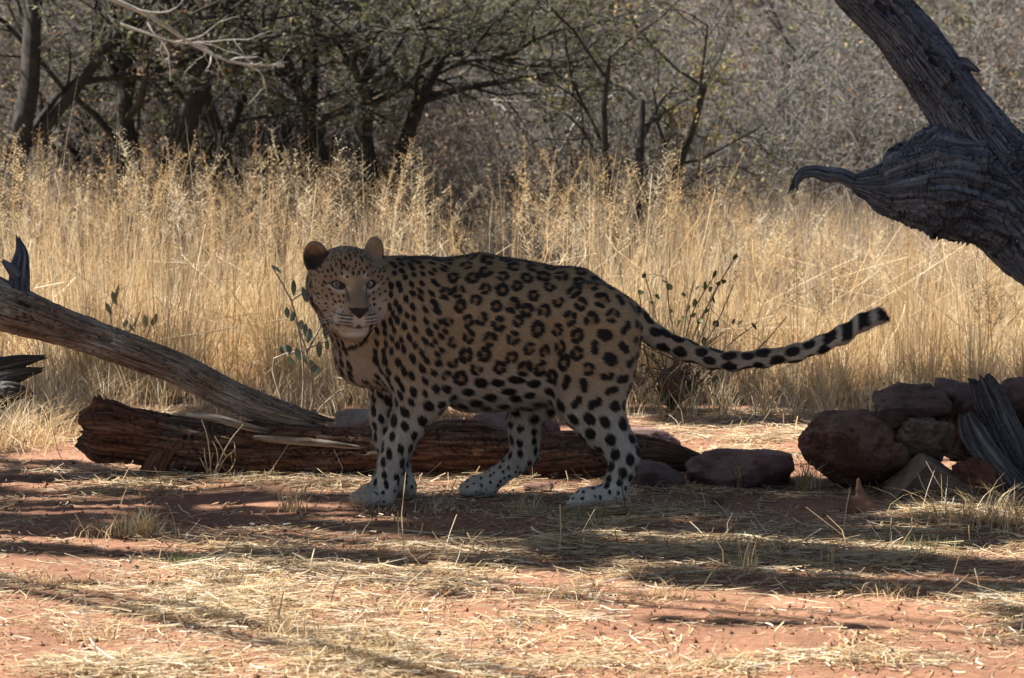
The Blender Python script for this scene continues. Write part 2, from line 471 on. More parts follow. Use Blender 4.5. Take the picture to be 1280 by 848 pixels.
def make_tree(name, seed, par, stems, barks, leaf, label, cat, group, loc=(0, 0, 0), extra=None):
    """stems: list of (direction, length, radius); leaf: None or dict(n, size, cols)"""
    rng = np.random.default_rng(seed); out = []
    for st in stems:
        off = st[3] if len(st) > 3 else (0, 0, -0.05)
        grow(rng, off, st[0], st[1], st[2], 0, out, par)
    root = empty(name, loc, label, cat, group)
    for nm, sel, k, m in (('trunk', lambda l: l <= par.get('trunklev', 0), 7, barks[0]), ('branches', lambda l: par.get('trunklev', 0) < l < par['levels'], 5, barks[0] if len(barks) < 3 else barks[2]), ('twigs', lambda l: l >= par['levels'], 3, barks[1])):
        s = [o for o in out if sel(o[0])]
        if not s: continue
        v, q = tubes(np.array([o[1] for o in s]), np.array([o[2] for o in s]), k)
        o_ = tag(mesh(nm, v, q, m, tr_ if nm == 'branches' else root), kind='stuff' if nm == 'twigs' else None)
        if nm == 'trunk': tr_ = o_
    if leaf:
        s = [o for o in out if o[0] >= leaf.get('lev', par['levels'])]
        k = rng.integers(0, len(s), leaf['n']); t = rng.uniform(0.1, 1, leaf['n']) * 5
        pts = np.array([o[1] for o in s]); i = np.minimum(t.astype(int), 4)
        c = pts[k, i] + (pts[k, i + 1] - pts[k, i]) * (t - i)[:, None] + rng.normal(size=(leaf['n'], 3)) * leaf.get('jit', 0.02)
        v, q = leaf_quads(c, leaf['size'] * rng.uniform(0.5, 1.2, leaf['n']), rng, leaf.get('flat', 0.3), leaf.get('aspect', 0.55))
        cols = np.array(leaf['cols'])[rng.integers(0, len(leaf['cols']), leaf['n'])] * rng.uniform(0.7, 1.3, (leaf['n'], 1))
        tag(mesh('crown', v, q, M_leaf, root, col=np.repeat(cols, 4, 0), shade=False), kind='stuff')
    return root
OLIVE = [(0.07, 0.08, 0.032), (0.09, 0.097, 0.04), (0.055, 0.068, 0.026), (0.14, 0.135, 0.06)]
YELL = [(0.24, 0.21, 0.08), (0.17, 0.16, 0.06), (0.28, 0.2, 0.09), (0.12, 0.12, 0.045)]
RUST = [(0.27, 0.16, 0.085), (0.22, 0.16, 0.10), (0.32, 0.21, 0.12), (0.17, 0.12, 0.08)]
par_bush = dict(levels=3, kids=[6, 5, 4], start=[0.15, 0.2, 0.2], ang=[(0.3, 0.9), (0.3, 1.0), (0.3, 1.1)], len=0.58, rad=0.60, rmin=0.0034, wob=[0.12, 0.16, 0.2, 0.25], up=[0.02, 0.02, 0.0, -0.02], taper=0.45, flat=0)
par_tree = dict(levels=4, kids=[5, 5, 4, 4], start=[0.35, 0.25, 0.2, 0.2], ang=[(0.4, 1.1), (0.3, 1.0), (0.3, 1.0), (0.3, 1.1)], len=0.62, rad=0.62, rmin=0.0025, wob=[0.08, 0.14, 0.18, 0.2, 0.25], up=[0.04, 0.02, 0, -0.02, -0.03], taper=0.55, flat=0.25, trunklev=0)
def ground_at(px, Y):
    x = (px - 640.0) * S(Y); return np.array([x, Y, float(gz(np.array([x]), np.array([Y]))[0])])
def bstems(rng, n, h, r):
    o = []
    for i in range(n):
        a = rng.uniform(0, 6.28); t = rng.uniform(0.1, 0.75)
        o.append(((math.cos(a) * t, math.sin(a) * t, 1), h * rng.uniform(0.55, 1), r * rng.uniform(0.6, 1), (math.cos(a) * 0.12, math.sin(a) * 0.12, -0.05)))
    return o
par_arch = dict(par_bush, up=[0.03, -0.02, -0.07, -0.10], kids=[7, 6, 4], wob=[0.12, 0.2, 0.25, 0.3])
rb = np.random.default_rng(3)
BUSH = []
specs = [('thorn_bush', 'grey leafless thornbush tangled in the thicket behind the grass', (M_greybark, M_twig), dict(n=160, size=0.02, cols=RUST), 'grey thornbushes of the thicket'),
         ('thorn_bush', 'grey leafless thornbush tangled in the thicket behind the grass', (M_greybark, M_twig), dict(n=380, size=0.022, cols=YELL + RUST), 'grey thornbushes of the thicket'),
         ('brown_bush', 'brown twiggy bush holding a few rust coloured dead leaves', (M_browntwig, M_browntwig), dict(n=520, size=0.024, cols=RUST), 'brown bushes of the thicket'),
         ('olive_bush', 'bush with small olive yellow leaves in the thicket', (M_browntwig, M_twig), dict(n=1500, size=0.022, cols=OLIVE + YELL), 'olive bushes of the thicket'),
         ('dark_bush', 'dark leafless bush with arching bare branches among the thorn trees', (M_bark, M_browntwig), dict(n=260, size=0.022, cols=OLIVE + RUST), 'dark bare bushes under the thorn trees')]
for i, (nm, lb, bk, lf, gp) in enumerate(specs):
    BUSH.append(make_tree(nm, 40 + i, par_arch if i == 4 else par_bush, bstems(rb, 8, 1.25, 0.024), bk, lf, lb, 'bush', gp))
used = [False] * 5
def place_bush(k, loc, rz, sc, label=None, group=None):
    if not used[k]:
        used[k] = True; o = BUSH[k]; o.location = loc; o.rotation_euler = (0, 0, rz); o.scale = (sc, sc, sc)
    else: o = copy_thing(BUSH[k], loc, rz, sc)
    if label: o['label'] = label; o['group'] = group
rows = [(10.6, 7, 0.55), (12.0, 8, 0.62), (13.5, 8, 0.75), (16.5, 10, 1.05), (20, 12, 1.35), (24, 13, 1.6), (29, 14, 1.9), (36, 14, 2.4), (46, 13, 3.0)]
for Y, n, sc in rows:
    half = (Y + 9) * 0.175
    for i in range(n):
        x = (-1 + 2 * (i + rb.uniform(0.1, 0.9)) / n) * half
        px = 640 + x / S(Y)
        if px < 640 and Y < 13 and rb.random() < 0.65: continue
        if px >= 640 and Y < 11.5: continue
        k = int(rb.choice([0, 0, 1, 1, 2, 2, 3])) if px > 520 else (int(rb.choice([2, 4, 4, 2])) if Y < 13 else int(rb.choice([0, 1, 2, 4, 4, 3])))
        yy = Y + rb.uniform(-1.2, 1.2)
        place_bush(k, ground_at(px, yy), rb.uniform(0, 6.28), sc * rb.uniform(0.75, 1.2))

for px, Y, sc in [(60, 13.2, 1.2), (180, 13.6, 1.3), (290, 13.2, 1.2), (395, 13.4, 1.2), (500, 14, 1.2), (90, 9.4, 0.4), (270, 9.6, 0.42), (400, 9.5, 0.4), (585, 5.6, 0.34), (612, 6.4, 0.42), (650, 6.0, 0.34), (690, 7.2, 0.4), (560, 9.5, 0.5), (690, 9.8, 0.45)]:
    low = sc < 0.55 and px > 520
    place_bush(4, ground_at(px, Y), rb.uniform(0, 6.28), sc, 'low dark twiggy bush in the grass gap behind the leopard back' if low else None, 'low bushes in the grass gap')
for px, Y, sc in [(720, 12, 0.7), (860, 12.6, 1.0), (940, 12, 0.85), (1030, 13, 1.1), (1090, 11.4, 0.8), (1180, 12.6, 1.0), (1260, 13, 1.2)]:
    place_bush(int(rb.choice([0, 1])), ground_at(px, Y), rb.uniform(0, 6.28), sc, 'grey bare bush at the front of the thicket right of the slender tree', 'bare bushes fronting the thicket')

def tree_at(name, seed, px, Y, par, stems, barks, leaf, label, group=None):
    return make_tree(name, seed, par, stems, barks, leaf, label, 'tree', group, tuple(ground_at(px, Y)))
dark = (M_bark, M_greybark, M_bark)
tree_at('thorn_tree', 11, -8, 9.6, par_tree, [((0.2, 0.1, 1), 2.1, 0.085), ((-0.3, 0.2, 1), 1.9, 0.06)], dark, dict(n=2600, size=0.02, cols=OLIVE), 'thick dark trunked thorn tree leaning over the tall grass')
tree_at('thorn_tree', 12, 140, 10, par_tree, [((0.04, 0.0, 1), 2.1, 0.065), ((0.32, 0.1, 1), 1.9, 0.05)], dark, dict(n=2600, size=0.02, cols=OLIVE), 'dark twin stemmed thorn tree with small olive leaves')
tree_at('thorn_tree', 13, 214, 10.3, par_tree, [((0.0, 0.0, 1), 2.0, 0.045), ((-0.25, 0, 1), 1.8, 0.035), ((0.4, 0.1, 1), 1.9, 0.04)], dark, dict(n=4500, size=0.022, cols=OLIVE + RUST), 'slim dark thorn tree with three spreading stems')
tree_at('thorn_tree', 14, 345, 11, par_tree, [((0.3, 0.0, 1), 2.0, 0.055), ((-0.35, 0, 1), 1.9, 0.05)], dark, dict(n=2800, size=0.021, cols=OLIVE), 'dark thorn tree with crossing boughs beside the umbrella thorn')
par_um = dict(par_tree); par_um.update(flat=0.62, kids=[7, 6, 5, 4], ang=[(0.6, 1.25), (0.3, 0.9), (0.3, 0.9), (0.3, 1.0)], start=[0.55, 0.2, 0.2, 0.2], up=[0.03, 0.05, 0.01, 0, 0])
tree_at('umbrella_thorn', 15, 462, 10.6, par_um, [((0.14, 0.0, 1), 1.5, 0.085), ((0.38, 0.1, 1), 1.5, 0.065), ((-0.2, 0.1, 1), 1.5, 0.055)], dark, dict(n=10000, size=0.018, cols=OLIVE, flat=0.6), 'flat crowned umbrella thorn with dense dark olive leaves')
par_op = dict(par_tree); par_op.update(kids=[4, 4, 4, 3], wob=[0.09, 0.13, 0.16, 0.2, 0.25])
tree_at('open_thorn_tree', 16, 792, 9.8, par_op, [((0.02, 0.0, 1), 1.15, 0.038)], (M_bark, M_greybark, M_bark), dict(n=1000, size=0.02, cols=YELL), 'slender open forked tree with sparse yellow green leaves')
tree_at('open_thorn_tree', 26, 784, 10, par_op, [((-0.14, 0.0, 1), 1.4, 0.030), ((0.42, 0.1, 0.9), 1.3, 0.032)], (M_bark, M_greybark, M_bark), dict(n=1000, size=0.02, cols=YELL + OLIVE), 'slender tree with a long bough leaning right, few leaves')
tree_at('leafy_tree', 17, 1255, 17, par_tree, [((0.05, 0.0, 1), 1.3, 0.055), ((-0.35, 0, 1), 1.4, 0.04), ((0.35, 0, 1), 1.4, 0.04)], (M_bark, M_browntwig, M_browntwig), dict(n=7000, size=0.022, cols=OLIVE + YELL), 'leafy olive tree behind the leaning dead trunk')
tree_at('bare_tree', 18, 960, 17, par_tree, [((0.2, 0.0, 1), 1.5, 0.05), ((-0.4, 0, 1), 1.4, 0.04)], (M_bark, M_greybark, M_browntwig), dict(n=1800, size=0.022, cols=RUST), 'dark bare tree with thin drooping branches in the thicket')
tree_at('leafy_tree', 19, 640, 24, par_um, [((0.1, 0.0, 1), 2.0, 0.08), ((-0.3, 0, 1), 2.0, 0.06)], (M_bark, M_browntwig, M_browntwig), dict(n=12000, size=0.035, cols=OLIVE + YELL), 'distant olive tree seen between the two forked trees')

# pale dead boughs lying in front of the dark trees
def bough(name, pts, r0, seed, label):
    rng = np.random.default_rng(seed)
    p = np.array([P(*a) for a in pts]); path, s = catmull(p, 12)
    root = empty(name, tuple(p[0]), label, 'branch')
    v, q = tubes(path[None] - p[0], np.linspace(r0, r0 * 0.35, 12)[None], 6); mesh('limb', v, q, M_paleb, root)
    out = []
    for i in range(6):
        k = rng.integers(1, 11); d = unit(unit(path[k] - path[k - 1]) + rng.normal(size=3) * 0.7)
        grow(rng, path[k], d, rng.uniform(0.12, 0.4), r0 * 0.4, 2, out, dict(par_bush, levels=3, kids=[0, 0, 2], rmin=0.002))
    v, q = tubes(np.array([o[1] for o in out]) - p[0], np.array([o[2] for o in out]), 4); tag(mesh('twigs', v, q, M_paleb, root), kind='stuff')
M_paleb = bark_mat('pale_bark', (0.30, 0.28, 0.25), (0.50, 0.47, 0.43))
bough('dead_bough', [(120, -10, 8.5), (190, 22, 8.5), (240, 55, 8.6), (290, 78, 8.6), (355, 82, 8.7)], 0.016, 5, 'pale dead bough hanging across the dark thorn trees')
bough('dead_bough', [(150, 30, 8.6), (215, 52, 8.6), (262, 62, 8.7), (280, 95, 8.7)], 0.009, 6, 'thin pale dead bough forking below the long hanging one')
bough('fallen_bough', [(600, 125, 13), (650, 128, 13), (700, 120, 13.2), (760, 122, 13.2)], 0.014, 8, 'pale fallen bough caught in the thicket beside the slender tree')
bough('fallen_bough', [(700, 190, 11.6), (730, 140, 11.7), (765, 120, 11.8)], 0.012, 9, 'pale snapped bough propped upright in the thicket')

# ------------------------------------------------------------------ the tree whose crown shades the animal
shade = []
def shp(p, r, ry=None): shade.append((np.asarray(p, float), r, ry or r))
for px in range(400, 800, 26):
    for py in (330, 380, 430, 480): shp(P(px, py, 0.06), 0.10, 0.24)
for px in range(395, 480, 22):
    for py in (310, 350, 395): shp(P(px, py, -0.05), 0.075, 0.18)
for px in (450, 480, 510, 540, 600, 640, 720, 760, 785):
    for py in (520, 555, 590): shp(P(px, py, 0.05), 0.075, 0.22)
for px in range(800, 1120, 30): shp(P(px, 440 - max(0, (px - 980)) * 0.35, 0.06), 0.09)
for a in [(1060, -20), (1095, 20), (1130, 45), (1165, 90), (1200, 140), (1230, 190), (1260, 240), (1290, 280), (1200, 230), (1150, 225), (1110, 232), (1070, 228), (1030, 220), (1000, 224), (1240, 290), (1270, 200)]:
    shp(P(a[0], a[1], 0.25), 0.12, 0.2)
for px in range(1010, 1300, 34):
    for py in (500, 540, 580): shp(P(px, py, 0.32), 0.10, 0.26)
for px in range(790, 1000, 32):
    for py in (575, 600): shp(P(px, py, 0.46), 0.085, 0.2)
for px in (1190, 1225, 1260, 1295):
    for py in (485, 520): shp(P(px, py, 0.75), 0.10, 0.2)
for px in range(600, 720, 30): shp(P(px, 530, 1.05), 0.08, 0.18)
for px in range(120, 900, 45):
    shp(P(px, 565 if px > 300 else 572, 0.7), 0.07)
for px in range(395, 900, 40): shp(P(px, 535, 0.75), 0.07)
for px in (0, 25, 45): shp(P(px, 360, 0.75), 0.09)
shp(P(15, 320, 0.75), 0.07); shp(P(35, 395, 0.75), 0.05)
for px in (0, 30, 60, 20): shp(P(px, 475, 2.2), 0.12)
for px in range(-20, 1300, 45):      # foot of the grass
    shp(P(px + R.uniform(-12, 12), 480 + R.uniform(-18, 14), 2.9), 0.13)
    shp(P(px + R.uniform(-20, 20), 455 + R.uniform(-14, 10), 3.2), 0.10)
    if R.random() < 0.75: shp(G(px + R.uniform(-20, 20), 520 + R.uniform(-10, 16)), 0.16)
# bars of shade across the foreground
def bar(px0, px1, py0, py1, w=0.09, step=34, dens=1.0):
    n = max(2, int(abs(px1 - px0) / step))
    for i in range(n):
        if R.random() > dens: continue
        t = i / (n - 1); shp(G(px0 + (px1 - px0) * t, py0 + (py1 - py0) * t + R.uniform(-3, 3)), w * R.uniform(0.7, 1.25))
bar(-20, 520, 612, 628, 0.055, 38, 0.85)
bar(-20, 200, 652, 664, 0.11, 30)
bar(200, 640, 648, 668, 0.09, 36, 0.9)
bar(-20, 720, 688, 708, 0.075, 40, 0.9)
bar(-20, 380, 628, 640, 0.035, 60, 0.6)
bar(100, 560, 728, 742, 0.035, 70, 0.6)
bar(560, 1290, 662, 676, 0.13, 34)
bar(700, 1290, 690, 712, 0.14, 34)
bar(860, 1290, 725, 742, 0.11, 40)
bar(600, 1000, 648, 655, 0.07, 40, 0.7)
bar(1060, 1290, 655, 660, 0.09, 40)
bar(840, 1290, 777, 790, 0.035, 60, 0.7)
bar(-20, 110, 575, 583, 0.07, 30)
bar(440, 900, 580, 585, 0.07, 34)
def shade_tree():
    rng = np.random.default_rng(21)
    base = np.array([-6.0, 0.6, 0.0])
    root = empty('shade_tree', tuple(base), 'broad leafy shade tree overhanging the clearing beside the fallen logs', 'tree')
    cs, lv, lc = [], [], []
    for p, r, ry in shade:
        h = rng.uniform(4.2, 5.6)
        t = (h - p[2]) / SUN[2]; cs.append(p + SUN * t)
        n = int(125 * (r / 0.1) ** 2 * (ry / r) ** 0.8) + 24
        o = rng.normal(size=(n, 3)); o = unit(o) * (rng.random((n, 1)) ** 0.4) * np.array([r, ry, r]) * 1.15
        lv.append(cs[-1] + o)
    wide = []                            # unseen clumps added to shade the ground round about and cut its bounce
    while len(wide) < 330:
        x, y = rng.uniform(-6.5, 7), rng.uniform(-10, 3.5)
        if abs(x) < 0.16 * (y + 9) + 0.55 and y > -3.6: continue
        wide.append(np.array([x, y, 0]) + SUN * rng.uniform(4.6, 6.4) / SUN[2])
    for c in wide:
        cs.append(c); lv.append(c + unit(rng.normal(size=(90, 3))) * rng.random((90, 1)) ** 0.4 * 0.55)
    for i in range(90):                 # unseen clumps added over the clearing to block the overhead sky
        c = np.array([rng.uniform(-0.4, 4.2), rng.uniform(-1.2, 2.6), rng.uniform(3.6, 5.2)])
        cs.append(c); lv.append(c + unit(rng.normal(size=(90, 3))) * rng.random((90, 1)) ** 0.4 * 0.42)
    lv = np.concatenate(lv)
    # leaves lie broad side to the light, as leaves do
    N = len(lv); nn = unit(SUN + rng.normal(size=(N, 3)) * 0.45)
    a = unit(np.cross(nn, rng.normal(size=(N, 3)))); b = np.cross(nn, a)
    s = rng.uniform(0.022, 0.042, (N, 1)); s[-420 * 90:] *= 2.4
    v = np.stack([lv - a * s, lv - b * s * 0.62, lv + a * s, lv + b * s * 0.62], 1).reshape(-1, 3)
    col = np.array(OLIVE)[rng.integers(0, 4, N)]
    cr_ = child('crown', v, np.arange(N * 4).reshape(-1, 4), M_leaf, root, col=np.repeat(col, 4, 0), shade=False)
    tag(cr_, kind='stuff')
    tp = [(*base, 0.24), (-5.9, 0.7, 1.2, 0.19), (-5.6, 0.7, 2.3, 0.16), (-5.0, 0.6, 3.2, 0.13)]
    path, s_ = catmull(np.array(tp), 16)
    vv, q = tubes(path[None, :, :3], path[None, :, 3], 12); child('trunk', vv, q, M_bark, root)
    cs = np.array(cs); pick = rng.permutation(len(cs))[:55]
    B, Rr = [], []
    top = np.array([-5.0, 0.6, 3.2])
    for k in pick:
        e = cs[k]; m = top + (e - top) * 0.5 + np.array([0, 0, 0.35]) + rng.normal(size=3) * 0.12
        t = np.linspace(0, 1, 8)[:, None]
        B.append((1 - t) ** 2 * top + 2 * t * (1 - t) * m + t * t * e); Rr.append(np.linspace(0.03, 0.005, 8))
    vv, q = tubes(np.array(B), np.array(Rr), 5); child('branches', vv, q, M_bark, root)
shade_tree()

# ------------------------------------------------------------------ tall dry grass behind the animal
STRAW = np.array([(0.68, 0.51, 0.26), (0.62, 0.44, 0.20), (0.74, 0.61, 0.38), (0.56, 0.37, 0.16), (0.66, 0.45, 0.20), (0.50, 0.30, 0.12)])
def straw_cols(n, dull=0.0, rng=R):
    c = STRAW[rng.integers(0, len(STRAW), n)] * rng.uniform(0.75, 1.15, (n, 1))
    k = rng.random((n, 1)); c = np.where(k < 0.13, np.array([0.25, 0.17, 0.10]), np.where(k > 0.86, np.array([0.78, 0.69, 0.50]), c))
    g = c.mean(1, keepdims=True)
    return c * (1 - dull) + (g * np.array([0.95, 0.9, 0.82])) * dull
def grass_field(name, label, n, Y0, Y1, dens, hfun, dull, seed, w=(0.0022, 0.0042), lean=(0.05, 0.55)):
    rng = np.random.default_rng(seed)
    y = rng.uniform(Y0, Y1, n * 3); x = rng.uniform(-1, 1, n * 3) * (y + 9) * 0.185
    p = np.stack([x, y, 0 * x], -1)
    keep = rng.random(n * 3) < dens(x, y)
    x, y = x[keep][:n], y[keep][:n]; m = len(x)
    # gather into clumps
    cl = np.stack([np.round(x / 0.13 + noise(np.stack([x * 3, y * 3, 0 * x], -1)) * 0.8), np.round(y / 0.16)], -1) * np.array([0.13, 0.16])
    k = rng.uniform(0.0, 0.85, m); x = x * (1 - k) + cl[:, 0] * k; y = y * (1 - k) + cl[:, 1] * k
    base = np.stack([x, y, gz(x, y)], -1)
    h = hfun(x, y, rng)
    az = rng.uniform(0, 2 * np.pi, m); le = rng.uniform(*lean, m) * rng.random(m) ** 0.5
    v, q, c, cen = blades(base, h, az, le, rng.uniform(*w, m), straw_cols(m, dull, rng), 4)
    g = Geo(); g.add(v, q, c=c)
    return g, cen, base, h
def tussocks(n, Y0, Y1, seed, dull, hs=1.0, blades_n=(22, 60)):
    """tussocks fanning out from a common foot, each with its own tone and height"""
    rng = np.random.default_rng(seed); g = Geo()
    y = rng.uniform(Y0, Y1, n * 2); x = rng.uniform(-1, 1, n * 2) * (y + 9) * 0.19
    px = 640 + x / ((y + 9) / FPX)
    edge = 2.85 + 0.35 * noise(np.stack([x * 2.0, 0 * x, 0 * x + 7], -1)) - 0.4 * smooth(-1.4, -2.2, x)
    nz = noise(np.stack([x * 1.5, y * 1.1, 0 * x + 2], -1))
    k = (y > edge) & (rng.random(n * 2) < np.clip(0.55 + 1.3 * nz, 0.04, 1) * (1 - 0.92 * np.exp(-((px - 625) / 75) ** 2) * (y > 3.3)))
    x, y = x[k][:n], y[k][:n]; px = px[k][:n]; m = len(x)
    tone = straw_cols(m, dull, rng); warm = rng.random(m)
    ch = (0.32 + 0.17 * noise(np.stack([x * 1.2, y * 0.9, 0 * x + 11], -1)) + rng.uniform(-0.10, 0.16, m)) * hs * (1 - 0.34 * smooth(820, 1000, px))
    nb = rng.integers(*blades_n, m); id_ = np.repeat(np.arange(m), nb); N = len(id_)
    az = rng.uniform(0, 6.28, N); rad = rng.random(N) ** 0.6 * 0.055
    bx = x[id_] + np.cos(az) * rad; by = y[id_] + np.sin(az) * rad
    base = np.stack([bx, by, gz(bx, by)], -1)
    h = ch[id_] * rng.uniform(0.35, 1.25, N); st = rng.random(N) < 0.16; h[st] = ch[id_][st] * rng.uniform(1.3, 2.2, st.sum())
    le = np.clip(rng.gamma(1.6, 0.24, N), 0.03, 1.4); le[st] *= 0.45
    w = rng.uniform(0.0026, 0.0058, N); w[st] = rng.uniform(0.0024, 0.0036, st.sum())
    c = tone[id_] * 0.6 + straw_cols(N, dull, rng) * 0.4
    v, q, cc, cen = blades(base, h, az + rng.normal(0, 0.5, N), le, w, c, 5)
    g.add(v, q, c=cc); return g
g = tussocks(560, 2.5, 5.9, 31, 0.12, 1.0, (28, 72))
# thin scatter of single blades and fallen stems between the tussocks
rng_ = np.random.default_rng(37); n_ = 7000
y = rng_.uniform(2.9, 6.5, n_); x = rng_.uniform(-1, 1, n_) * (y + 9) * 0.185
b_ = np.stack([x, y, gz(x, y)], -1)
v, q, c, _ = blades(b_, rng_.uniform(0.06, 0.34, n_), rng_.uniform(0, 6.28, n_), rng_.uniform(0.2, 1.5, n_), rng_.uniform(0.002, 0.005, n_), straw_cols(n_, 0.15, rng_), 4)
g.add(v, q, c=c)
n_ = 900; y = rng_.uniform(2.8, 5.5, n_); x = rng_.uniform(-1, 1, n_) * (y + 9) * 0.185
v, q, c = straws(np.stack([x, y, rng_.uniform(0.05, 0.45, n_)], -1), rng_.uniform(0.15, 0.6, n_), rng_.uniform(0, 6.28, n_), rng_.normal(0, 0.7, n_), rng_.normal(0, 0.1, n_), rng_.uniform(0.002, 0.004, n_), straw_cols(n_, 0.1, rng_), 4)
g.add(v, q, c=c)
# flowering stalks with airy seed heads
def panicles(g, n, Y0, Y1, seed, dull, hh=(0.62, 1.05)):
    rng = np.random.default_rng(seed)
    y = rng.uniform(Y0, Y1, n * 2); x = rng.uniform(-1, 1, n * 2) * (y + 9) * 0.18
    px = 640 + x / ((y + 9) / FPX)
    k = rng.random(n * 2) < np.clip(0.45 + 0.9 * noise(np.stack([x * 1.3, y, 0 * x + 4], -1)), 0.05, 1) * (1 - 0.7 * np.exp(-((px - 600) / 60) ** 2))
    x, y = x[k][:n], y[k][:n]; m = len(x)
    px = 640 + x / ((y + 9) / FPX)
    hgt = rng.uniform(*hh, m) * (1 - 0.36 * smooth(820, 1050, px)) * (1 - 0.2 * np.exp(-((px - 590) / 60) ** 2))
    b = np.stack([x, y, gz(x, y)], -1)
    v, q, c, cen = blades(b, hgt, rng.uniform(0, 6.28, m), rng.uniform(0.02, 0.4, m), rng.uniform(0.0022, 0.0034, m), straw_cols(m, dull, rng), 5, 0.4)
    g.add(v, q, c=c)
    t = rng.uniform(0.62, 1.0, (m, 46)); x_ = t * 5; i = np.minimum(x_.astype(int), 4); f = (x_ - i)[..., None]
    r_ = np.arange(m)[:, None]
    o = cen[r_, i] * (1 - f) + cen[r_, i + 1] * f
    ang = rng.uniform(0, 6.28, t.shape); L = rng.uniform(0.02, 0.085, t.shape) * (1.25 - t) * 2.2
    kind = rng.random(m) < 0.3; L[kind] *= 0.28
    e = o + np.stack([np.cos(ang) * L, np.sin(ang) * L, L * rng.uniform(0.2, 1.0, t.shape)], -1)
    o = o.reshape(-1, 3); e = e.reshape(-1, 3)
    sd = unit(np.cross(e - o, rng.normal(size=o.shape))) * 0.0007
    v = np.stack([o - sd, o + sd, e], 1).reshape(-1, 3); cc = np.repeat(straw_cols(m, dull, rng), 46, 0)
    g.add(v, t=np.arange(len(v)).reshape(-1, 3), c=np.repeat(cc, 3, 0))
    for fr in (0.6, 1.0):
        c0 = o + (e - o) * fr
        v, q = leaf_quads(c0, rng.uniform(0.0026, 0.005, len(c0)), rng, 0, 0.45)
        g.add(v, q, c=np.repeat(cc * 1.05, 4, 0))
panicles(g, 520, 3.0, 7.0, 51, 0.15)
# a few broad pale leaves hanging in the stalks
v, f, c = g.out()
tag(mesh('tall_dry_grass', v, f, M_grass, col=c), 'tall golden dry grass standing behind the logs and the leopard', 'grass', kind='stuff')

def dens2(x, y):
    px = 640 + x / ((y + 9) / FPX)
    n = noise(np.stack([x * 0.9, y * 0.7, 0 * x + 21], -1))
    return np.clip(0.3 + 0.7 * n + 0.35 * smooth(800, 980, px), 0.04, 1)
g2, cen, base, h = grass_field('thin_grey_grass', '', 17000, 7.0, 14, dens2, lambda x, y, rng: rng.uniform(0.2, 0.62, len(x)) * (1 + 0.3 * noise(np.stack([x, y, 0 * x], -1))), 0.45, 33, (0.003, 0.006))
panicles(g2, 260, 7.5, 13, 53, 0.4, (0.5, 0.85))
v, f, c = g2.out()
tag(mesh('thin_grey_grass', v, f, M_grass, col=c * np.array([0.8, 0.76, 0.74])), 'thin greyish dry grass growing under the thicket', 'grass', kind='stuff')

# low matted grass, foot of the tall grass and left margin
def dens3(x, y):
    n = noise(np.stack([x * 2.2, y * 2.0, 0 * x + 41], -1))
    edge = 2.2 - 1.3 * smooth(-1.35, -1.9, x) - 0.8 * smooth(1.55, 1.9, x)
    return np.clip(0.45 + 0.9 * n, 0.03, 1) * smooth(edge - 0.2, edge + 0.3, y)
g3, cen, base, h = grass_field('m', '', 15000, 0.8, 3.6, dens3, lambda x, y, rng: rng.uniform(0.05, 0.24, len(x)), 0.25, 35, (0.0022, 0.004), (0.4, 1.3))
v, f, c = g3.out()
tag(mesh('matted_grass', v, f, M_grass, col=c), 'low matted dry grass at the foot of the tall stand', 'grass', kind='stuff')

# ------------------------------------------------------------------ straw lying on the earth
def litter(n, seed):
    rng = np.random.default_rng(seed)
    y = rng.uniform(-3.2, 3.2, n * 4); x = rng.uniform(-1, 1, n * 4) * (y + 9) * 0.18
    px, py = topix(np.stack([x, y, 0 * x], -1))
    p = np.stack([x * 2.2, y * 2.2, 0 * x], -1)
    nz = fbm(p, 3) + 0.35 * noise(np.stack([x * 9, y * 7, 0 * x + 5], -1))
    d = 0.10 + 0.9 * np.clip(nz + 0.08, 0, 1)
    def gs(cx, cy, sx, sy, a): return a * np.exp(-((px - cx) / sx) ** 2 - ((py - cy) / sy) ** 2)
    d = d + gs(250, 760, 330, 60, 0.55) + gs(480, 815, 160, 30, 0.6) + gs(330, 600, 130, 12, 0.7) + gs(560, 690, 220, 22, 0.5)
    d = d + gs(980, 690, 330, 38, 0.75) + gs(1200, 635, 90, 22, 0.9) + gs(760, 745, 160, 16, 0.3) + gs(650, 615, 200, 14, 0.55) + gs(1080, 825, 170, 12, 0.8)
    d = d + gs(900, 530, 130, 20, 0.6) + gs(250, 520, 200, 14, 0.6) + gs(60, 590, 90, 12, 0.6) + gs(735, 775, 90, 9, 0.7) + gs(700, 800, 80, 8, 0.5)
    d = d * (1 - gs(820, 800, 200, 28, 0.75)) * (1 - gs(420, 640, 130, 12, 0.75)) * (1 - gs(70, 575, 90, 9, 0.7)) * (1 - gs(1150, 790, 170, 20, 0.6)) * (1 - gs(180, 625, 160, 9, 0.5))
    dd = np.clip(d * 0.92, 0, 1.3) ** 2.1
    k = rng.random(n * 4) < dd
    x, y, dd = x[k][:n], y[k][:n], dd[k][:n]; m = len(x)
    base = np.stack([x, y, gz(x, y) + 0.004 + rng.random(m) * 0.026 * np.clip(dd, 0.1, 1)], -1)
    L = rng.gamma(2.2, 0.028, m) + 0.015; L = np.minimum(L, 0.3)
    az = rng.normal(0.1, 1.0, m) + np.pi * (rng.random(m) < 0.5)
    c = straw_cols(m, 0.32, rng)
    col = np.where(rng.random((m, 1)) < 0.10, c * 0.45, c)
    lift = rng.normal(0, 0.10, m)
    up = rng.random(m) < 0.03; lift[up] = rng.uniform(0.4, 1.5, up.sum())
    v, q, cc = straws(base, L, az, lift, rng.normal(0, 0.24, m), rng.uniform(0.0014, 0.0036, m), col, 4)
    return v, q, cc
v, q, c = litter(40000, 61)
rng_ = np.random.default_rng(66)      # short broken bits among the longer straws
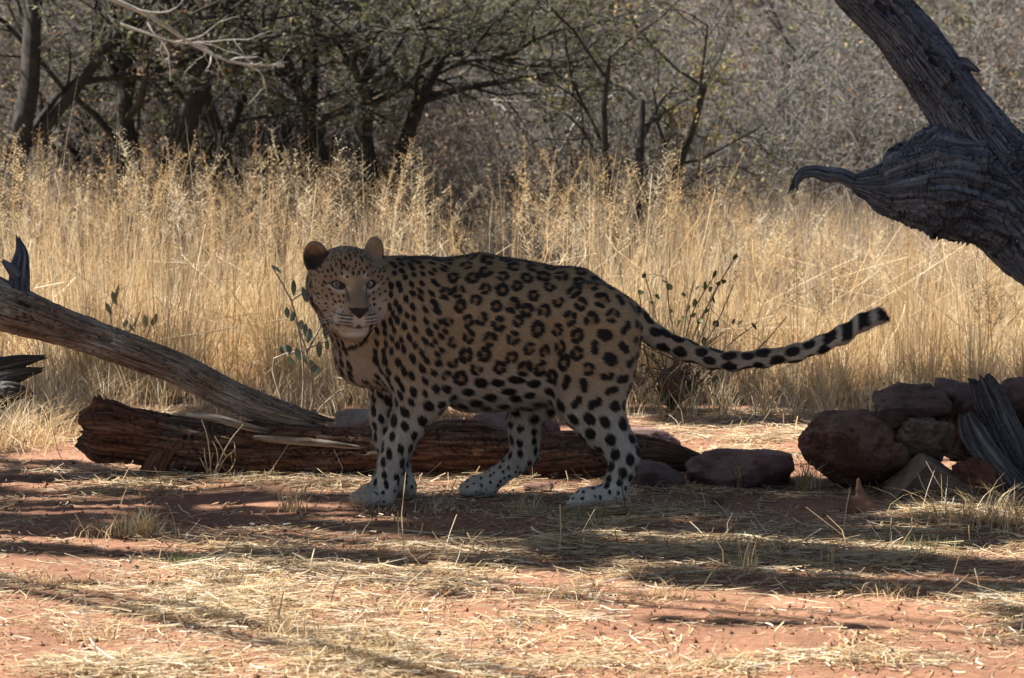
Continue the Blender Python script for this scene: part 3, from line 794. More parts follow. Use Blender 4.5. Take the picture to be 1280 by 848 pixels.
n_ = 26000; y = rng_.uniform(-3.1, 2.6, n_); x = rng_.uniform(-1, 1, n_) * (y + 9) * 0.178
k_ = rng_.random(n_) < np.clip(0.35 + 1.1 * fbm(np.stack([x * 2.2, y * 2.2, 0 * x], -1), 3), 0.08, 1); x, y = x[k_], y[k_]; n_ = len(x)
v2, q2, c2 = straws(np.stack([x, y, gz(x, y) + rng_.uniform(0.003, 0.016, n_)], -1), rng_.gamma(2, 0.008, n_) + 0.006, rng_.uniform(0, 6.28, n_), rng_.normal(0, 0.35, n_), rng_.normal(0, 0.3, n_), rng_.uniform(0.0015, 0.0055, n_), straw_cols(n_, 0.2, rng_), 2)
q = np.concatenate([q, q2 + len(v)]); v = np.concatenate([v, v2]); c = np.concatenate([c, c2])
tag(mesh('straw_litter', v, q, M_grass, col=c), 'loose dry straw strewn over the red earth', 'straw', kind='stuff')

# crumbs of earth and grit
def grit(n, seed):
    rng = np.random.default_rng(seed)
    y = rng.uniform(-3.0, 1.2, n); x = rng.uniform(-1, 1, n) * (y + 9) * 0.175
    s = np.minimum(rng.gamma(1.6, 0.0018, n) + 0.0012, 0.008)
    b = np.stack([x, y, gz(x, y) + s * 0.4], -1)
    o = np.array([(1, 0, 0), (-1, 0, 0), (0, 1, 0), (0, -1, 0), (0, 0, 1), (0, 0, -1)], float)
    v = b[:, None] + o[None] * s[:, None, None] * rng.uniform(0.5, 1.3, (n, 6, 1))
    t = np.array([(0, 2, 4), (2, 1, 4), (1, 3, 4), (3, 0, 4), (2, 0, 5), (1, 2, 5), (3, 1, 5), (0, 3, 5)])
    t = (t[None] + (np.arange(n) * 6)[:, None, None]).reshape(-1, 3)
    c = np.array([(0.25, 0.11, 0.065), (0.16, 0.08, 0.05), (0.33, 0.2, 0.14), (0.07, 0.05, 0.04), (0.5, 0.45, 0.4)])[rng.choice(5, n, p=[.5, .25, .15, .07, .03])]
    return v.reshape(-1, 3), t, np.repeat(c, 6, 0)
v, t, c = grit(5000, 3)
tag(mesh('earth_crumbs', v, t, foliage_mat('crumbs', 0, 0.95), col=c, shade=False), 'small crumbs of red earth and grit', 'gravel', kind='stuff')

# single tufts that can be told apart
def tuft(px, py, label, n, h, spread, seed, green=False, lean=(0.1, 0.8), cat='grass tuft', name='grass_tuft', w=(0.002, 0.0035)):
    rng = np.random.default_rng(seed); c = G(px, py); c[2] = float(gz(c[:1], c[1:2])[0])
    b = rng.normal(size=(n, 3)) * spread; b[:, 2] = 0
    cols = straw_cols(n, 0.05, rng)
    if green: cols = np.array([(0.22, 0.24, 0.10), (0.30, 0.29, 0.14), (0.16, 0.19, 0.07)])[rng.integers(0, 3, n)]
    v, q, cc, _ = blades(b, rng.uniform(0.35, 1, n) * h, rng.uniform(0, 6.28, n), rng.uniform(*lean, n), rng.uniform(*w, n), cols, 4)
    o = empty(name, tuple(c), label, cat)
    tag(mesh('blades', v, q, M_grass, o, col=cc), kind='stuff')
    return o
tuft(178, 672, 'thick golden grass tuft rising from a mound of straw', 130, 0.12, 0.03, 1, lean=(0.1, 1.0))
tuft(150, 668, 'flattened dark straw tuft beside the golden tuft', 160, 0.10, 0.06, 2, lean=(0.6, 1.4))
tuft(234, 706, 'small grey green herb tuft on the straw', 130, 0.05, 0.028, 3, True, (0.2, 0.9))
tuft(363, 640, 'fanned straw tuft on bare earth before the long log', 70, 0.11, 0.02, 4)
tuft(362, 800, 'pale upright grass tuft on bright straw', 90, 0.10, 0.035, 5)
tuft(455, 825, 'wide spread pale straw tuft at the clearing edge', 170, 0.10, 0.07, 6, lean=(0.4, 1.3))
tuft(1010, 612, 'drooping dry tuft against the round red boulder', 80, 0.17, 0.016, 7, lean=(0.3, 1.0))
tuft(925, 612, 'short rusty grass tuft against the flat pink rock', 70, 0.10, 0.014, 8)
tuft(745, 660, 'sparse grey green tuft beside the hind paw', 60, 0.09, 0.05, 9, True)
tuft(938, 712, 'thin upright grass tuft in the shaded straw', 26, 0.13, 0.02, 10, lean=(0.05, 0.4))
tuft(1040, 712, 'two or three tall stiff stalks in shaded straw', 8, 0.11, 0.006, 11, lean=(0.02, 0.15))
tuft(1235, 655, 'big loose straw tuft below the weathered posts', 260, 0.17, 0.09, 12, lean=(0.4, 1.3))
tuft(1255, 610, 'tall dry tuft growing over the weathered posts', 90, 0.26, 0.05, 13, lean=(0.3, 1.1))
tuft(1150, 690, 'low dark green herb tuft in shaded straw', 120, 0.06, 0.07, 14, True)
tuft(920, 690, 'low grey green herb tuft in the wide shadow', 90, 0.06, 0.06, 15, True)
tuft(605, 725, 'single brown grass stub on open earth', 14, 0.05, 0.006, 16)
tuft(655, 640, 'small straw tuft between the hind legs', 60, 0.09, 0.04, 17)
tuft(468, 641, 'few pale straws over the front paw', 34, 0.05, 0.035, 21, lean=(0.5, 1.5))
tuft(735, 646, 'few pale straws over the hind paw', 40, 0.05, 0.04, 22, lean=(0.5, 1.5))
tuft(20, 560, 'shaggy brown grass tuft by the split log', 240, 0.20, 0.09, 18, lean=(0.5, 1.4))
tuft(85, 545, 'shaggy straw tuft behind the broken log end', 240, 0.18, 0.10, 19, lean=(0.4, 1.4))
tuft(1275, 575, 'tangled straw tuft leaning on the tall post', 110, 0.2, 0.05, 20, lean=(0.5, 1.3))

for i_, (a_, b_, lb_) in enumerate([(60, 735, 'low bleached tuft at the edge of the shaded bar'), (300, 742, 'thin curled straw tuft on the open straw carpet'), (520, 765, 'dense short straw tuft on the bright straw carpet'), (120, 800, 'broad low straw tuft on sunlit straw'), (700, 745, 'low yellow tuft at the rim of the wide shadow'), (830, 748, 'short broken tuft at the edge of red earth'),
                                     (1120, 745, 'tufty straw heap at the far rim of the wide shadow'), (1070, 828, 'flat straw tuft on the red earth'), (905, 835, 'pale flat straw tuft beside bare red earth'), (560, 640, 'thin straw tuft behind the front paws'), (410, 612, 'small golden straw tuft touching the long log'), (330, 606, 'bright straw tuft under the twig plant'), (1180, 640, 'sunny straw tuft by the clay clod'), (830, 640, 'small sunlit straw tuft before the brown rock')]):
    tuft(a_, b_, lb_, 70, 0.07, 0.05, 80 + i_, lean=(0.5, 1.5))
# little dead twig plant in front of the long log
def twig_plant():
    c = G(262, 598); root = empty('dead_twig_plant', tuple(c), 'pale dead twig plant standing in front of the long log', 'plant')
    s = S(c[1]); rng = np.random.default_rng(4)
    lines = [[(262, 598), (256, 570), (252, 556), (243, 552)], [(264, 598), (262, 565), (258, 540), (252, 525)], [(266, 598), (272, 575), (270, 560), (264, 552)],
             [(268, 598), (284, 570), (294, 562), (290, 552), (277, 545)], [(266, 598), (280, 565), (292, 545), (305, 530)], [(265, 598), (276, 572), (283, 558)],
             [(270, 598), (290, 585), (294, 575), (294, 562)], [(262, 598), (258, 585), (250, 572)], [(268, 598), (274, 580), (283, 590)], [(264, 598), (263, 580), (266, 566)], [(283, 570), (273, 552), (268, 545)]]
    B, Rr = [], []
    for k, ln in enumerate(lines):
        pts = np.array([P(a, b, c[1]) + np.array([0, rng.normal() * 0.012, 0]) for a, b in ln])
        p, _ = catmull(np.concatenate([pts, np.zeros((len(pts), 1))], 1), 10); B.append(p[:, :3]); Rr.append(np.linspace(0.0026, 0.0013, 10))
    for b_, r_ in zip(B, Rr):
        v, q = tubes(b_[None], r_[None], 5); child('twig', v, q, M_straw, root)
M_straw = rock_mat('straw_stem', (0.45, 0.34, 0.19), (0.58, 0.46, 0.28), (0.66, 0.56, 0.38), 30, 0.2)
twig_plant()

# ------------------------------------------------------------------ leafy sprigs
M_plantleaf = foliage_mat('plant_leaf', 0.2, 0.5)
M_stem = rock_mat('stem', (0.16, 0.13, 0.10), (0.27, 0.23, 0.18), (0.36, 0.31, 0.25), 30, 0.2)
M_darkstem = rock_mat('dark_stem', (0.07, 0.05, 0.035), (0.12, 0.09, 0.065), (0.17, 0.13, 0.09), 30, 0.2)
def leaf_mesh(name, parent, c, L, W, down, face, col, rng):
    """one folded, pointed leaf; c world centre, down its long axis"""
    top = np.array(c) - unit(np.array(down, float)) * L * 0.5; nb = STEMPTS[np.argmin(((STEMPTS - top - np.array([0, 0, -0.03])) ** 2).sum(1))]
    PET.append([nb, (nb + top) / 2 + np.array([0, 0, 0.006]), top])
    d = unit(np.array(down, float)); n = unit(np.array(face, float)); s = unit(np.cross(d, n)); n = np.cross(s, d)
    t = np.linspace(-0.5, 0.5, 6); w = W * 0.5 * np.sin(np.pi * (t + 0.5)) ** 0.7 * (1 - 0.25 * t)
    b = rng.uniform(-0.3, 0.15) * L * (t + 0.5) ** 2
    v = []
    for i in range(6):
        m = d * t[i] * L + n * b[i]
        v += [m - s * w[i] + n * w[i] * 0.35, m, m + s * w[i] + n * w[i] * 0.35]
    q = []
    for i in range(5):
        a = i * 3; q += [(a, a + 1, a + 4, a + 3), (a + 1, a + 2, a + 5, a + 4)]
    o = mesh(name, np.array(v), np.array(q), M_plantleaf, parent, col=np.tile(np.array(col) * rng.uniform(0.8, 1.2), (18, 1)))
    o.location = np.array(c) - np.array(parent.location)
    return o
PET = []
def petioles(parent, m):
    v, q = tubes(np.array(PET), np.tile([0.0012, 0.001, 0.0008], (len(PET), 1)), 3); tag(child('petioles', v, q, m, parent), kind='stuff')
def stems(parent, lines, Y, r, m, rng, jit=0.02, name='stems'):
    B = []
    for ln in lines:
        pts = np.array([np.append(P(a, b, Y) + np.array([0, rng.normal() * jit, 0]), 0) for a, b in ln])
        p, _ = catmull(pts, 10); B.append(p[:, :3])
    for b in B[:12]:
        v, q = tubes(b[None], np.linspace(r, r * 0.5, 10)[None], 5); child('stem', v, q, m, parent)
    if len(B) > 12:
        v, q = tubes(np.array(B[12:]), np.tile(np.linspace(r, r * 0.5, 10), (len(B) - 12, 1)), 5)
        tag(child('dead_stems', v, q, m, parent), kind='stuff')
    global STEMPTS
    STEMPTS = np.concatenate(B); PET.clear()
rng = np.random.default_rng(77)
Ys = 1.6
root = empty('drooping_leaf_sprig', tuple(P(372, 545, Ys)), 'sprig with long drooping blue green leaves beside the leopard head', 'plant')
stems(root, [[(372, 552), (352, 500), (340, 452), (380, 437), (417, 423)], [(372, 552), (380, 480), (374, 420), (365, 375), (340, 332)], [(365, 375), (378, 366), (388, 352)],
             [(372, 552), (392, 500), (384, 440), (362, 385)], [(384, 440), (400, 410), (408, 396)], [(372, 552), (410, 500), (440, 480)]], Ys, 0.0045, M_stem, rng)
for (a, b, L, w, dx) in [(367, 360, 22, 6, 0.0), (386, 353, 22, 6, -0.2), (381, 369, 22, 7, 0.25), (346, 337, 16, 4, 1.2), (359, 391, 15, 6, 0.1), (366, 396, 14, 6, -0.3), (376, 407, 17, 7, -0.2), (382, 413, 19, 7, -0.1), (386, 420, 21, 8, -0.1), (403, 402, 22, 8, 0.1), (409, 414, 22, 9, -0.1), (399, 437, 24, 7, 0.0), (409, 431, 15, 5, 0.1),
                        (354, 438, 14, 9, -0.1), (360, 437, 13, 8, 0.2), (372, 443, 16, 8, 0.3), (379, 446, 18, 9, 0.4), (385, 452, 20, 10, 0.5), (391, 459, 20, 10, 0.5), (396, 463, 16, 8, 0.3), (365, 452, 16, 8, 0.7)]:
    leaf_mesh('leaf', root, P(a, b, Ys + rng.uniform(-.04, .04)), L * S(Ys), w * S(Ys) * 1.15, (dx, rng.normal() * 0.2, -1), (rng.normal() * 0.7, -1, 0.2), (0.085, 0.115, 0.085), rng)
petioles(root, M_stem)
Ys = 2.5
root = empty('leafy_shrub', tuple(P(838, 516, Ys)), 'dark twiggy shrub with small round leaves behind the leopard tail', 'shrub')
tips = [((838, 512), (870, 420), (905, 345), (921, 318)), ((838, 512), (858, 430), (870, 380), (893, 343)), ((838, 512), (845, 440), (838, 390), (832, 346)), ((838, 512), (826, 440), (818, 385), (806, 342)),
        ((838, 512), (868, 450), (895, 405), (917, 356)), ((838, 512), (880, 460), (920, 425), (946, 404)), ((838, 512), (890, 470), (940, 435), (985, 398)), ((838, 512), (850, 450), (856, 400), (868, 352)), ((838, 512), (862, 450), (880, 410), (890, 372)), ((838, 512), (815, 470), (803, 420), (798, 365))]
stems(root, [list(t) for t in tips] + [[(838, 512), (838 + rng.uniform(-20, 40), 480), (838 + rng.uniform(-45, 70), 430 + rng.uniform(-20, 40))] for _ in range(42)], Ys, 0.004, M_darkstem, rng, 0.06)
for a, b in [(832, 352), (837, 359), (822, 371), (815, 379), (855, 368), (839, 389), (872, 360), (880, 357), (892, 376), (883, 389), (855, 398), (866, 394), (895, 405), (925, 404), (916, 402), (880, 427), (868, 379), (801, 366), (893, 343), (898, 355), (919, 322), (848, 404), (875, 402), (943, 408), (805, 345), (860, 384), (888, 362), (905, 352)]:
    leaf_mesh('leaf', root, P(a, b, Ys + rng.uniform(-.05, .05)), rng.uniform(6, 13) * S(Ys), rng.uniform(4, 9) * S(Ys), (rng.normal() * 0.9, rng.normal() * 0.5, -1), (rng.normal() * 1.0, -1, 0.3), (0.075, 0.085, 0.03), rng)
for i in range(60):
    a, b = rng.uniform(795, 900), rng.uniform(430, 505)
    leaf_mesh('leaf', root, P(a, b, Ys + rng.uniform(-.12, .12)), rng.uniform(6, 12) * S(Ys), rng.uniform(5, 9) * S(Ys), rng.normal(size=3), (rng.normal(), -1, 0.3), [(0.13, 0.08, 0.045), (0.07, 0.08, 0.03), (0.20, 0.12, 0.07)][i % 3], rng)
petioles(root, M_darkstem)
Ys = 3.0
root = empty('pale_leaf_sprig', tuple(P(160, 505, Ys)), 'small sprig with pale green leaves in the sunlit grass above the leaning log', 'plant')
stems(root, [[(160, 505), (150, 440), (140, 385), (148, 360)], [(160, 505), (178, 440), (190, 400)], [(150, 430), (170, 400), (175, 390)]], Ys, 0.004, M_stem, rng)
for a, b, L in [(148, 365, 20), (143, 373, 20), (136, 386, 18), (182, 402, 18), (193, 400, 18), (171, 405, 16), (166, 410, 12), (157, 405, 12)]:
    leaf_mesh('leaf', root, P(a, b, Ys), L * S(Ys), 7 * S(Ys), (rng.normal() * 0.3, 0.1, -1), (rng.normal() * 0.7, -1, 0.2), (0.27, 0.29, 0.13), rng)
petioles(root, M_stem)

# ------------------------------------------------------------------ fallen logs
M_brownwood = wood_mat('brown_wood', (0.032, 0.019, 0.013), (0.115, 0.068, 0.046), (0.26, 0.18, 0.13), stain=(1.05, 0.72, 0.55))
M_palewood = wood_mat('weathered_wood', (0.085, 0.062, 0.045), (0.38, 0.32, 0.26), (0.58, 0.51, 0.43), stain=(0.6, 0.5, 0.42))
M_greywood = wood_mat('grey_dead_wood', (0.022, 0.025, 0.033), (0.105, 0.122, 0.152), (0.26, 0.285, 0.33), stain=(0.7, 0.7, 0.72))
M_splitwood = wood_mat('dark_split_wood', (0.018, 0.017, 0.017), (0.055, 0.05, 0.048), (0.13, 0.12, 0.11))
def log(name, pts, mt, parent=None, nl=260, na=84, amp=1.0, seed=0, crack=1.0, twist=0.0, rag=(0.5, 0.5), knots=(), lump=0.1, warp=0.35, sq=1.0):
    """pts rows (px,py,r_px,Y): a swept, grooved, ragged-ended piece of wood"""
    rows = []
    for (a, b, r, Y) in pts: rows.append(np.append(P(a, b, Y), r * S(Y)))
    path, s = catmull(np.array(rows), nl)
    c = path[:, :3]; r = np.maximum(path[:, 3], 0.002)
    t = unit(np.gradient(c, axis=0))
    ref = np.array([0, 1.0, 0]); a = unit(np.cross(t, ref)); b = np.cross(t, a)
    th = np.arange(na) / na * 2 * np.pi
    TH = th[None] + twist * s[:, None]
    rm = r.mean(); SS = np.broadcast_to(s[:, None], TH.shape)
    def cyl(fs, ft, o): return np.stack([(SS * fs).ravel() + o + seed * 7.7, (np.cos(TH) * ft).ravel(), (np.sin(TH) * ft).ravel()], -1)
    sh = TH.shape; TH0 = TH
    TH = TH0 + warp * fbm(np.stack([(SS * 4.5).ravel() + seed, (np.cos(TH0) * 1.3).ravel(), (np.sin(TH0) * 1.3).ravel()], -1), 2).reshape(sh)
    big = noise(cyl(3.0, 0.9, 0)).reshape(sh); mid = fbm(cyl(5.0, 3.2, 31), 3).reshape(sh)
    cr = np.abs(fbm(cyl(2.2, 4.2, 57), 3, 0.45)).reshape(sh); cr2 = np.abs(fbm(cyl(4.5, 9.0, 83), 2, 0.4)).reshape(sh)
    gate = smooth(-0.15, 0.25, noise(cyl(4.0, 1.6, 140))).reshape(sh)
    fine = noise(cyl(14, 22, 101)).reshape(sh)
    d = lump * big * amp + 0.055 * mid * amp - crack * (0.22 * smooth(0.07, 0.0, cr) * (0.35 + 0.65 * gate) + 0.10 * smooth(0.08, 0.0, cr2) + 0.05 * gate * smooth(0.10, 0.0, np.abs(noise(cyl(3.0, 16.0, 120))).reshape(sh))) + 0.022 * fine * amp
    d = d * np.clip(rm / np.maximum(r, 1e-4), 0.4, 1.6)[:, None] ** 0.3
    TH = TH0
    for (ks, kt, kr, kd) in knots:      # along 0..1, angle, radius in m, depth in m (>0 hole)
        dist = np.sqrt((SS - ks * s[-1]) ** 2 + (np.angle(np.exp(1j * (TH - kt))) * r[:, None]) ** 2)
        dist = np.sqrt(((SS - ks * s[-1]) * 0.55) ** 2 + (np.angle(np.exp(1j * (TH - kt))) * r[:, None]) ** 2)
        dist = dist + kr * 0.55 * noise(np.stack([SS / kr * 0.9 + ks * 50, TH * r[:, None] / kr * 0.9, 0 * TH], -1).reshape(-1, 3)).reshape(sh)
        d = d + (-1.5 * kd * smooth(kr, kr * 0.45, dist) + 0.12 * abs(kd) * np.exp(-((dist - kr * 1.15) / (kr * 0.5)) ** 2)) / r[:, None]
    rr = r[:, None] * (1 + d)
    # broken ends
    L = s[-1]; e = np.zeros(sh)
    en = noise(np.stack([np.cos(TH) * 2.6 + seed, np.sin(TH) * 2.6, 0 * TH], -1).reshape(-1, 3)).reshape(sh) + 0.5 * noise(np.stack([np.cos(TH) * 8 + seed, np.sin(TH) * 8, 0 * TH + 3], -1).reshape(-1, 3)).reshape(sh)
    w0 = np.exp(-s / (rm * 1.2))[:, None]; w1 = np.exp(-(L - s) / (rm * 1.2))[:, None]
    e = -rag[0] * w0 * en * rm + rag[1] * w1 * en * rm
    v = c[:, None] + t[:, None] * e[..., None] + rr[..., None] * (np.cos(th)[None, :, None] * a[:, None] + sq * np.sin(th)[None, :, None] * b[:, None])
    uv = np.stack([np.broadcast_to(s[:, None], sh) + seed, TH * rm + seed], -1).reshape(-1, 2)
    i = np.arange(nl - 1)[:, None]; j = np.arange(na)[None]
    q = np.stack([i * na + j, (i + 1) * na + j, (i + 1) * na + (j + 1) % na, i * na + (j + 1) % na], -1).reshape(-1, 4)
    vv = [v.reshape(-1, 3)]; tt = []; n0 = nl * na
    for end, ring in ((0, 0), (1, nl - 1)):
        base = v[ring]; cc = c[ring] + t[ring] * (0.25 if end == 0 else -0.25) * r[ring]
        prev = ring * na + np.arange(na)
        for k, f in enumerate((0.6, 0.25)):
            nn = noise(np.stack([np.cos(th) * 3 * f, np.sin(th) * 3 * f, 0 * th + seed + end], -1)) * r[ring] * 0.35
            nv = cc + (base - cc) * f + t[ring] * nn[:, None]
            ids = n0 + np.arange(na); n0 += na; vv.append(nv)
            qq = np.stack([prev, np.roll(prev, -1), np.roll(ids, -1), ids], -1)
            if end: qq = qq[:, ::-1]
            q = np.concatenate([q, qq]); prev = ids
            uv = np.concatenate([uv, np.stack([th * 0 + s[ring] + f * 0.03, th * rm * f], -1)])
        vv.append(cc[None]); uv = np.concatenate([uv, [[s[ring], 0.0]]])
        t3 = np.stack([prev, np.roll(prev, -1), np.full(na, n0)], -1); n0 += 1
        if end: t3 = t3[:, ::-1]
        tt.append(t3)
    v = np.concatenate(vv)
    if parent is not None: return child(name, v, [q, np.concatenate(tt)], mt, parent, uv=uv)
    o0 = np.array([c[:, 0].mean(), c[:, 1].mean(), 0.0])
    o = mesh(name, v - o0, [q, np.concatenate(tt)], mt, uv=uv); o.location = o0
    return o
YL = 0.72
root = empty('long_log', tuple(P(480, 600, YL)), 'long dark brown rotting log lying behind the leopard legs', 'log')
log('trunk', [(104, 536, 25, YL), (118, 537, 35, YL), (160, 543, 34, YL), (240, 556, 35, YL), (330, 564, 34, YL), (430, 567, 33, YL), (540, 570, 33, YL), (650, 572, 32, YL), (740, 570, 28, YL), (800, 568, 23, YL), (848, 573, 15, YL), (884, 580, 5, YL)],
    M_brownwood, root, 620, 120, 1.3, 3, 1.5, 0.3, (0.35, 1.0), lump=0.16)
log('stump_foot', [(215, 560, 24, YL - 0.02), (205, 580, 24, YL - 0.03), (200, 598, 27, YL - 0.03)], M_brownwood, root, 60, 60, 1.2, 8, 0.8, lump=0.15)
log('knot', [(122, 515, 12, YL - 0.03), (122, 502, 8, YL - 0.03), (121, 497, 5, YL - 0.03)], M_brownwood, root, 40, 40, 1.2, 9, 0.8, rag=(0.3, 0.8))
log('loose_slab', [(440, 545, 5, YL + 0.03), (520, 545, 11, YL + 0.03), (560, 538, 13, YL + 0.03), (605, 540, 12, YL + 0.03), (636, 547, 6, YL + 0.03)], M_brownwood, root, 120, 60, 1.0, 12, 1.3, rag=(1.2, 1.2))
log('splinter', [(236, 519, 3, YL - 0.05), (270, 523, 5, YL - 0.06), (310, 534, 5, YL - 0.06), (336, 540, 3, YL - 0.06)], M_palewood, root, 90, 30, 1.0, 13, 1.2, rag=(1, 1))
log('splinter', [(318, 547, 3, YL - 0.08), (350, 550, 5, YL - 0.08), (420, 556, 4, YL - 0.08), (450, 560, 2, YL - 0.08)], M_palewood, root, 90, 30, 1.0, 14, 1.2, rag=(1, 1))
log('splinter', [(790, 588, 3, YL - 0.06), (810, 585, 6, YL - 0.05), (826, 580, 4, YL - 0.04)], M_brownwood, root, 50, 30, 1.0, 15, 1.2, rag=(1, 1))
YB = 0.76
root = empty('leaning_log', tuple(P(150, 585, YB)), 'weathered leaning dead branch resting its foot on the long log', 'log')
log('trunk', [(-420, 640, 40, YB), (-400, 470, 40, YB), (-300, 350, 40, YB), (-150, 330, 38, YB), (-60, 354, 35, YB), (0, 380, 31, YB), (75, 407, 23, YB), (150, 434, 20, YB), (220, 460, 20, YB), (290, 494, 19, YB), (340, 514, 18, YB - 0.01), (392, 527, 10, YB)],
    M_palewood, root, 560, 110, 1.2, 21, 1.6, 0.2, (0.2, 1.1), knots=((0.735, 1.6, 0.017, 0.02), (0.845, 1.55, 0.012, 0.014), (0.67, 1.3, 0.012, 0.01), (0.69, 2.0, 0.01, 0.008), (0.60, 1.9, 0.02, -0.012)), lump=0.09)
log('stub', [(22, 378, 15, YB), (24, 355, 13, YB), (25, 335, 12, YB), (27, 316, 8, YB), (23, 298, 2, YB)], M_greywood, root, 110, 60, 1.1, 25, 1.2, 0, (0, 0.9))
log('spur', [(22, 345, 8, YB - 0.02), (13, 335, 6, YB - 0.03), (3, 326, 2, YB - 0.03)], M_greywood, root, 50, 40, 1.0, 26, 1.0, 0, (0, 0.6))
root = empty('split_log', tuple(P(0, 525, 2.0)), 'dark split log end lying in shaded grass under the leaning branch', 'log')
log('upper_splinter', [(-160, 470, 14, 2.0), (-60, 462, 14, 2.0), (0, 457, 11, 2.0), (30, 451, 8, 2.0), (52, 447, 3, 2.0)], M_splitwood, root, 120, 60, 1, 31, 1.3, 0, (0.2, 1))
log('middle_splinter', [(-160, 490, 14, 1.98), (-60, 480, 13, 1.98), (0, 474, 12, 1.98), (28, 467, 9, 1.98), (50, 463, 3, 1.98)], M_splitwood, root, 120, 60, 1, 32, 1.3, 0, (0.2, 1))
log('lower_splinter', [(-160, 515, 20, 1.94), (-60, 505, 20, 1.94), (0, 494, 18, 1.94), (18, 490, 12, 1.94), (36, 494, 4, 1.94)], M_splitwood, root, 120, 60, 1, 33, 1.3, 0, (0.2, 1))

# ------------------------------------------------------------------ leaning dead tree, right
YT = 0.28
b_ = G(1640, 640)
root = empty('dead_tree', (b_[0], YT, 0.0), 'grey leaning dead tree trunk with a swollen burl and broken branch', 'tree')
log('trunk', [(985, -150, 32, YT), (1030, -80, 33, YT), (1072, -17, 33, YT), (1126, 38, 34, YT), (1165, 90, 37, YT), (1202, 145, 41, YT), (1240, 205, 54, YT), (1283, 258, 72, YT), (1350, 315, 84, YT), (1450, 410, 88, YT), (1560, 540, 95, YT), (1625, 660, 120, YT)],
    M_greywood, root, 620, 150, 1.3, 41, 1.3, 0.25, (0.3, 0.1), knots=((0.185, 1.7, 0.02, 0.022), (0.20, 1.45, 0.014, 0.02), (0.27, 1.5, 0.02, 0.025), (0.305, 1.35, 0.014, 0.02), (0.315, 1.75, 0.018, 0.02), (0.145, 1.9, 0.01, 0.012), (0.44, 1.55, 0.022, 0.03), (0.455, 1.65, 0.016, 0.025), (0.155, 1.4, 0.008, 0.01), (0.245, 1.2, 0.006, 0.01)), lump=0.08)
log('burl', [(1265, 262, 66, YT + 0.01), (1215, 238, 66, YT), (1175, 226, 65, YT - 0.01), (1150, 226, 60, YT - 0.01), (1128, 229, 47, YT - 0.01), (1104, 233, 30, YT), (1085, 231, 18, YT), (1068, 229, 11, YT)],
    M_greywood, root, 260, 150, 2.4, 45, 0.8, 0.6, (0, 0.1), knots=((0.32, 1.75, 0.022, 0.02), (0.42, 1.2, 0.018, 0.012)), lump=0.10, warp=1.5)
log('broken_branch', [(1095, 232, 16, YT), (1070, 228, 10, YT), (1050, 219, 8.5, YT), (1035, 218, 9, YT), (1018, 214, 7, YT), (1003, 217, 6.5, YT), (996, 225, 5, YT), (990, 236, 2, YT)], M_greywood, root, 150, 60, 1.6, 47, 1.4, 0, (0, 1.6), lump=0.2)
log('broken_tip', [(1008, 218, 4, YT - 0.012), (1000, 222, 3.5, YT - 0.015), (996, 231, 2.5, YT - 0.015), (997, 238, 1, YT - 0.015)], M_greywood, root, 50, 30, 1.2, 50, 1.2, 0, (0, 1.2))
log('rear_limb', [(1225, 205, 22, YT + 0.16), (1262, 196, 24, YT + 0.18), (1320, 200, 28, YT + 0.16), (1420, 290, 40, YT + 0.1)], M_greywood, root, 140, 60, 1, 48, 1.2)
log('bark_flake', [(1190, 88, 8, YT - 0.02), (1204, 80, 8, YT - 0.02), (1214, 84, 5, YT - 0.02), (1222, 89, 2, YT - 0.02)], M_greywood, root, 50, 36, 1, 49, 1.0, 0, (0, 1))

# ------------------------------------------------------------------ rocks
M_redrock = rock_mat('red_rock', (0.062, 0.027, 0.019), (0.122, 0.054, 0.036), (0.20, 0.10, 0.07), 8, 1.0, (0.22, 0.13, 0.095))
M_pinkrock = rock_mat('pink_rock', (0.075, 0.034, 0.034), (0.135, 0.064, 0.063), (0.24, 0.14, 0.135), 12, 1.0, (0.26, 0.17, 0.145))
M_purplerock = rock_mat('purple_brown_rock', (0.04, 0.024, 0.022), (0.08, 0.046, 0.042), (0.145, 0.09, 0.08), 9, 1.0, (0.17, 0.11, 0.09))
M_brownrock = rock_mat('brown_rock', (0.075, 0.05, 0.04), (0.14, 0.094, 0.072), (0.22, 0.155, 0.12), 9, 0.9, (0.27, 0.18, 0.135))
M_greyrock = rock_mat('grey_brown_rock', (0.14, 0.11, 0.095), (0.23, 0.185, 0.155), (0.33, 0.275, 0.235), 9, 0.7)
M_clod = rock_mat('red_clay_clod', (0.10, 0.042, 0.028), (0.19, 0.082, 0.052), (0.27, 0.13, 0.085), 20, 1.0)
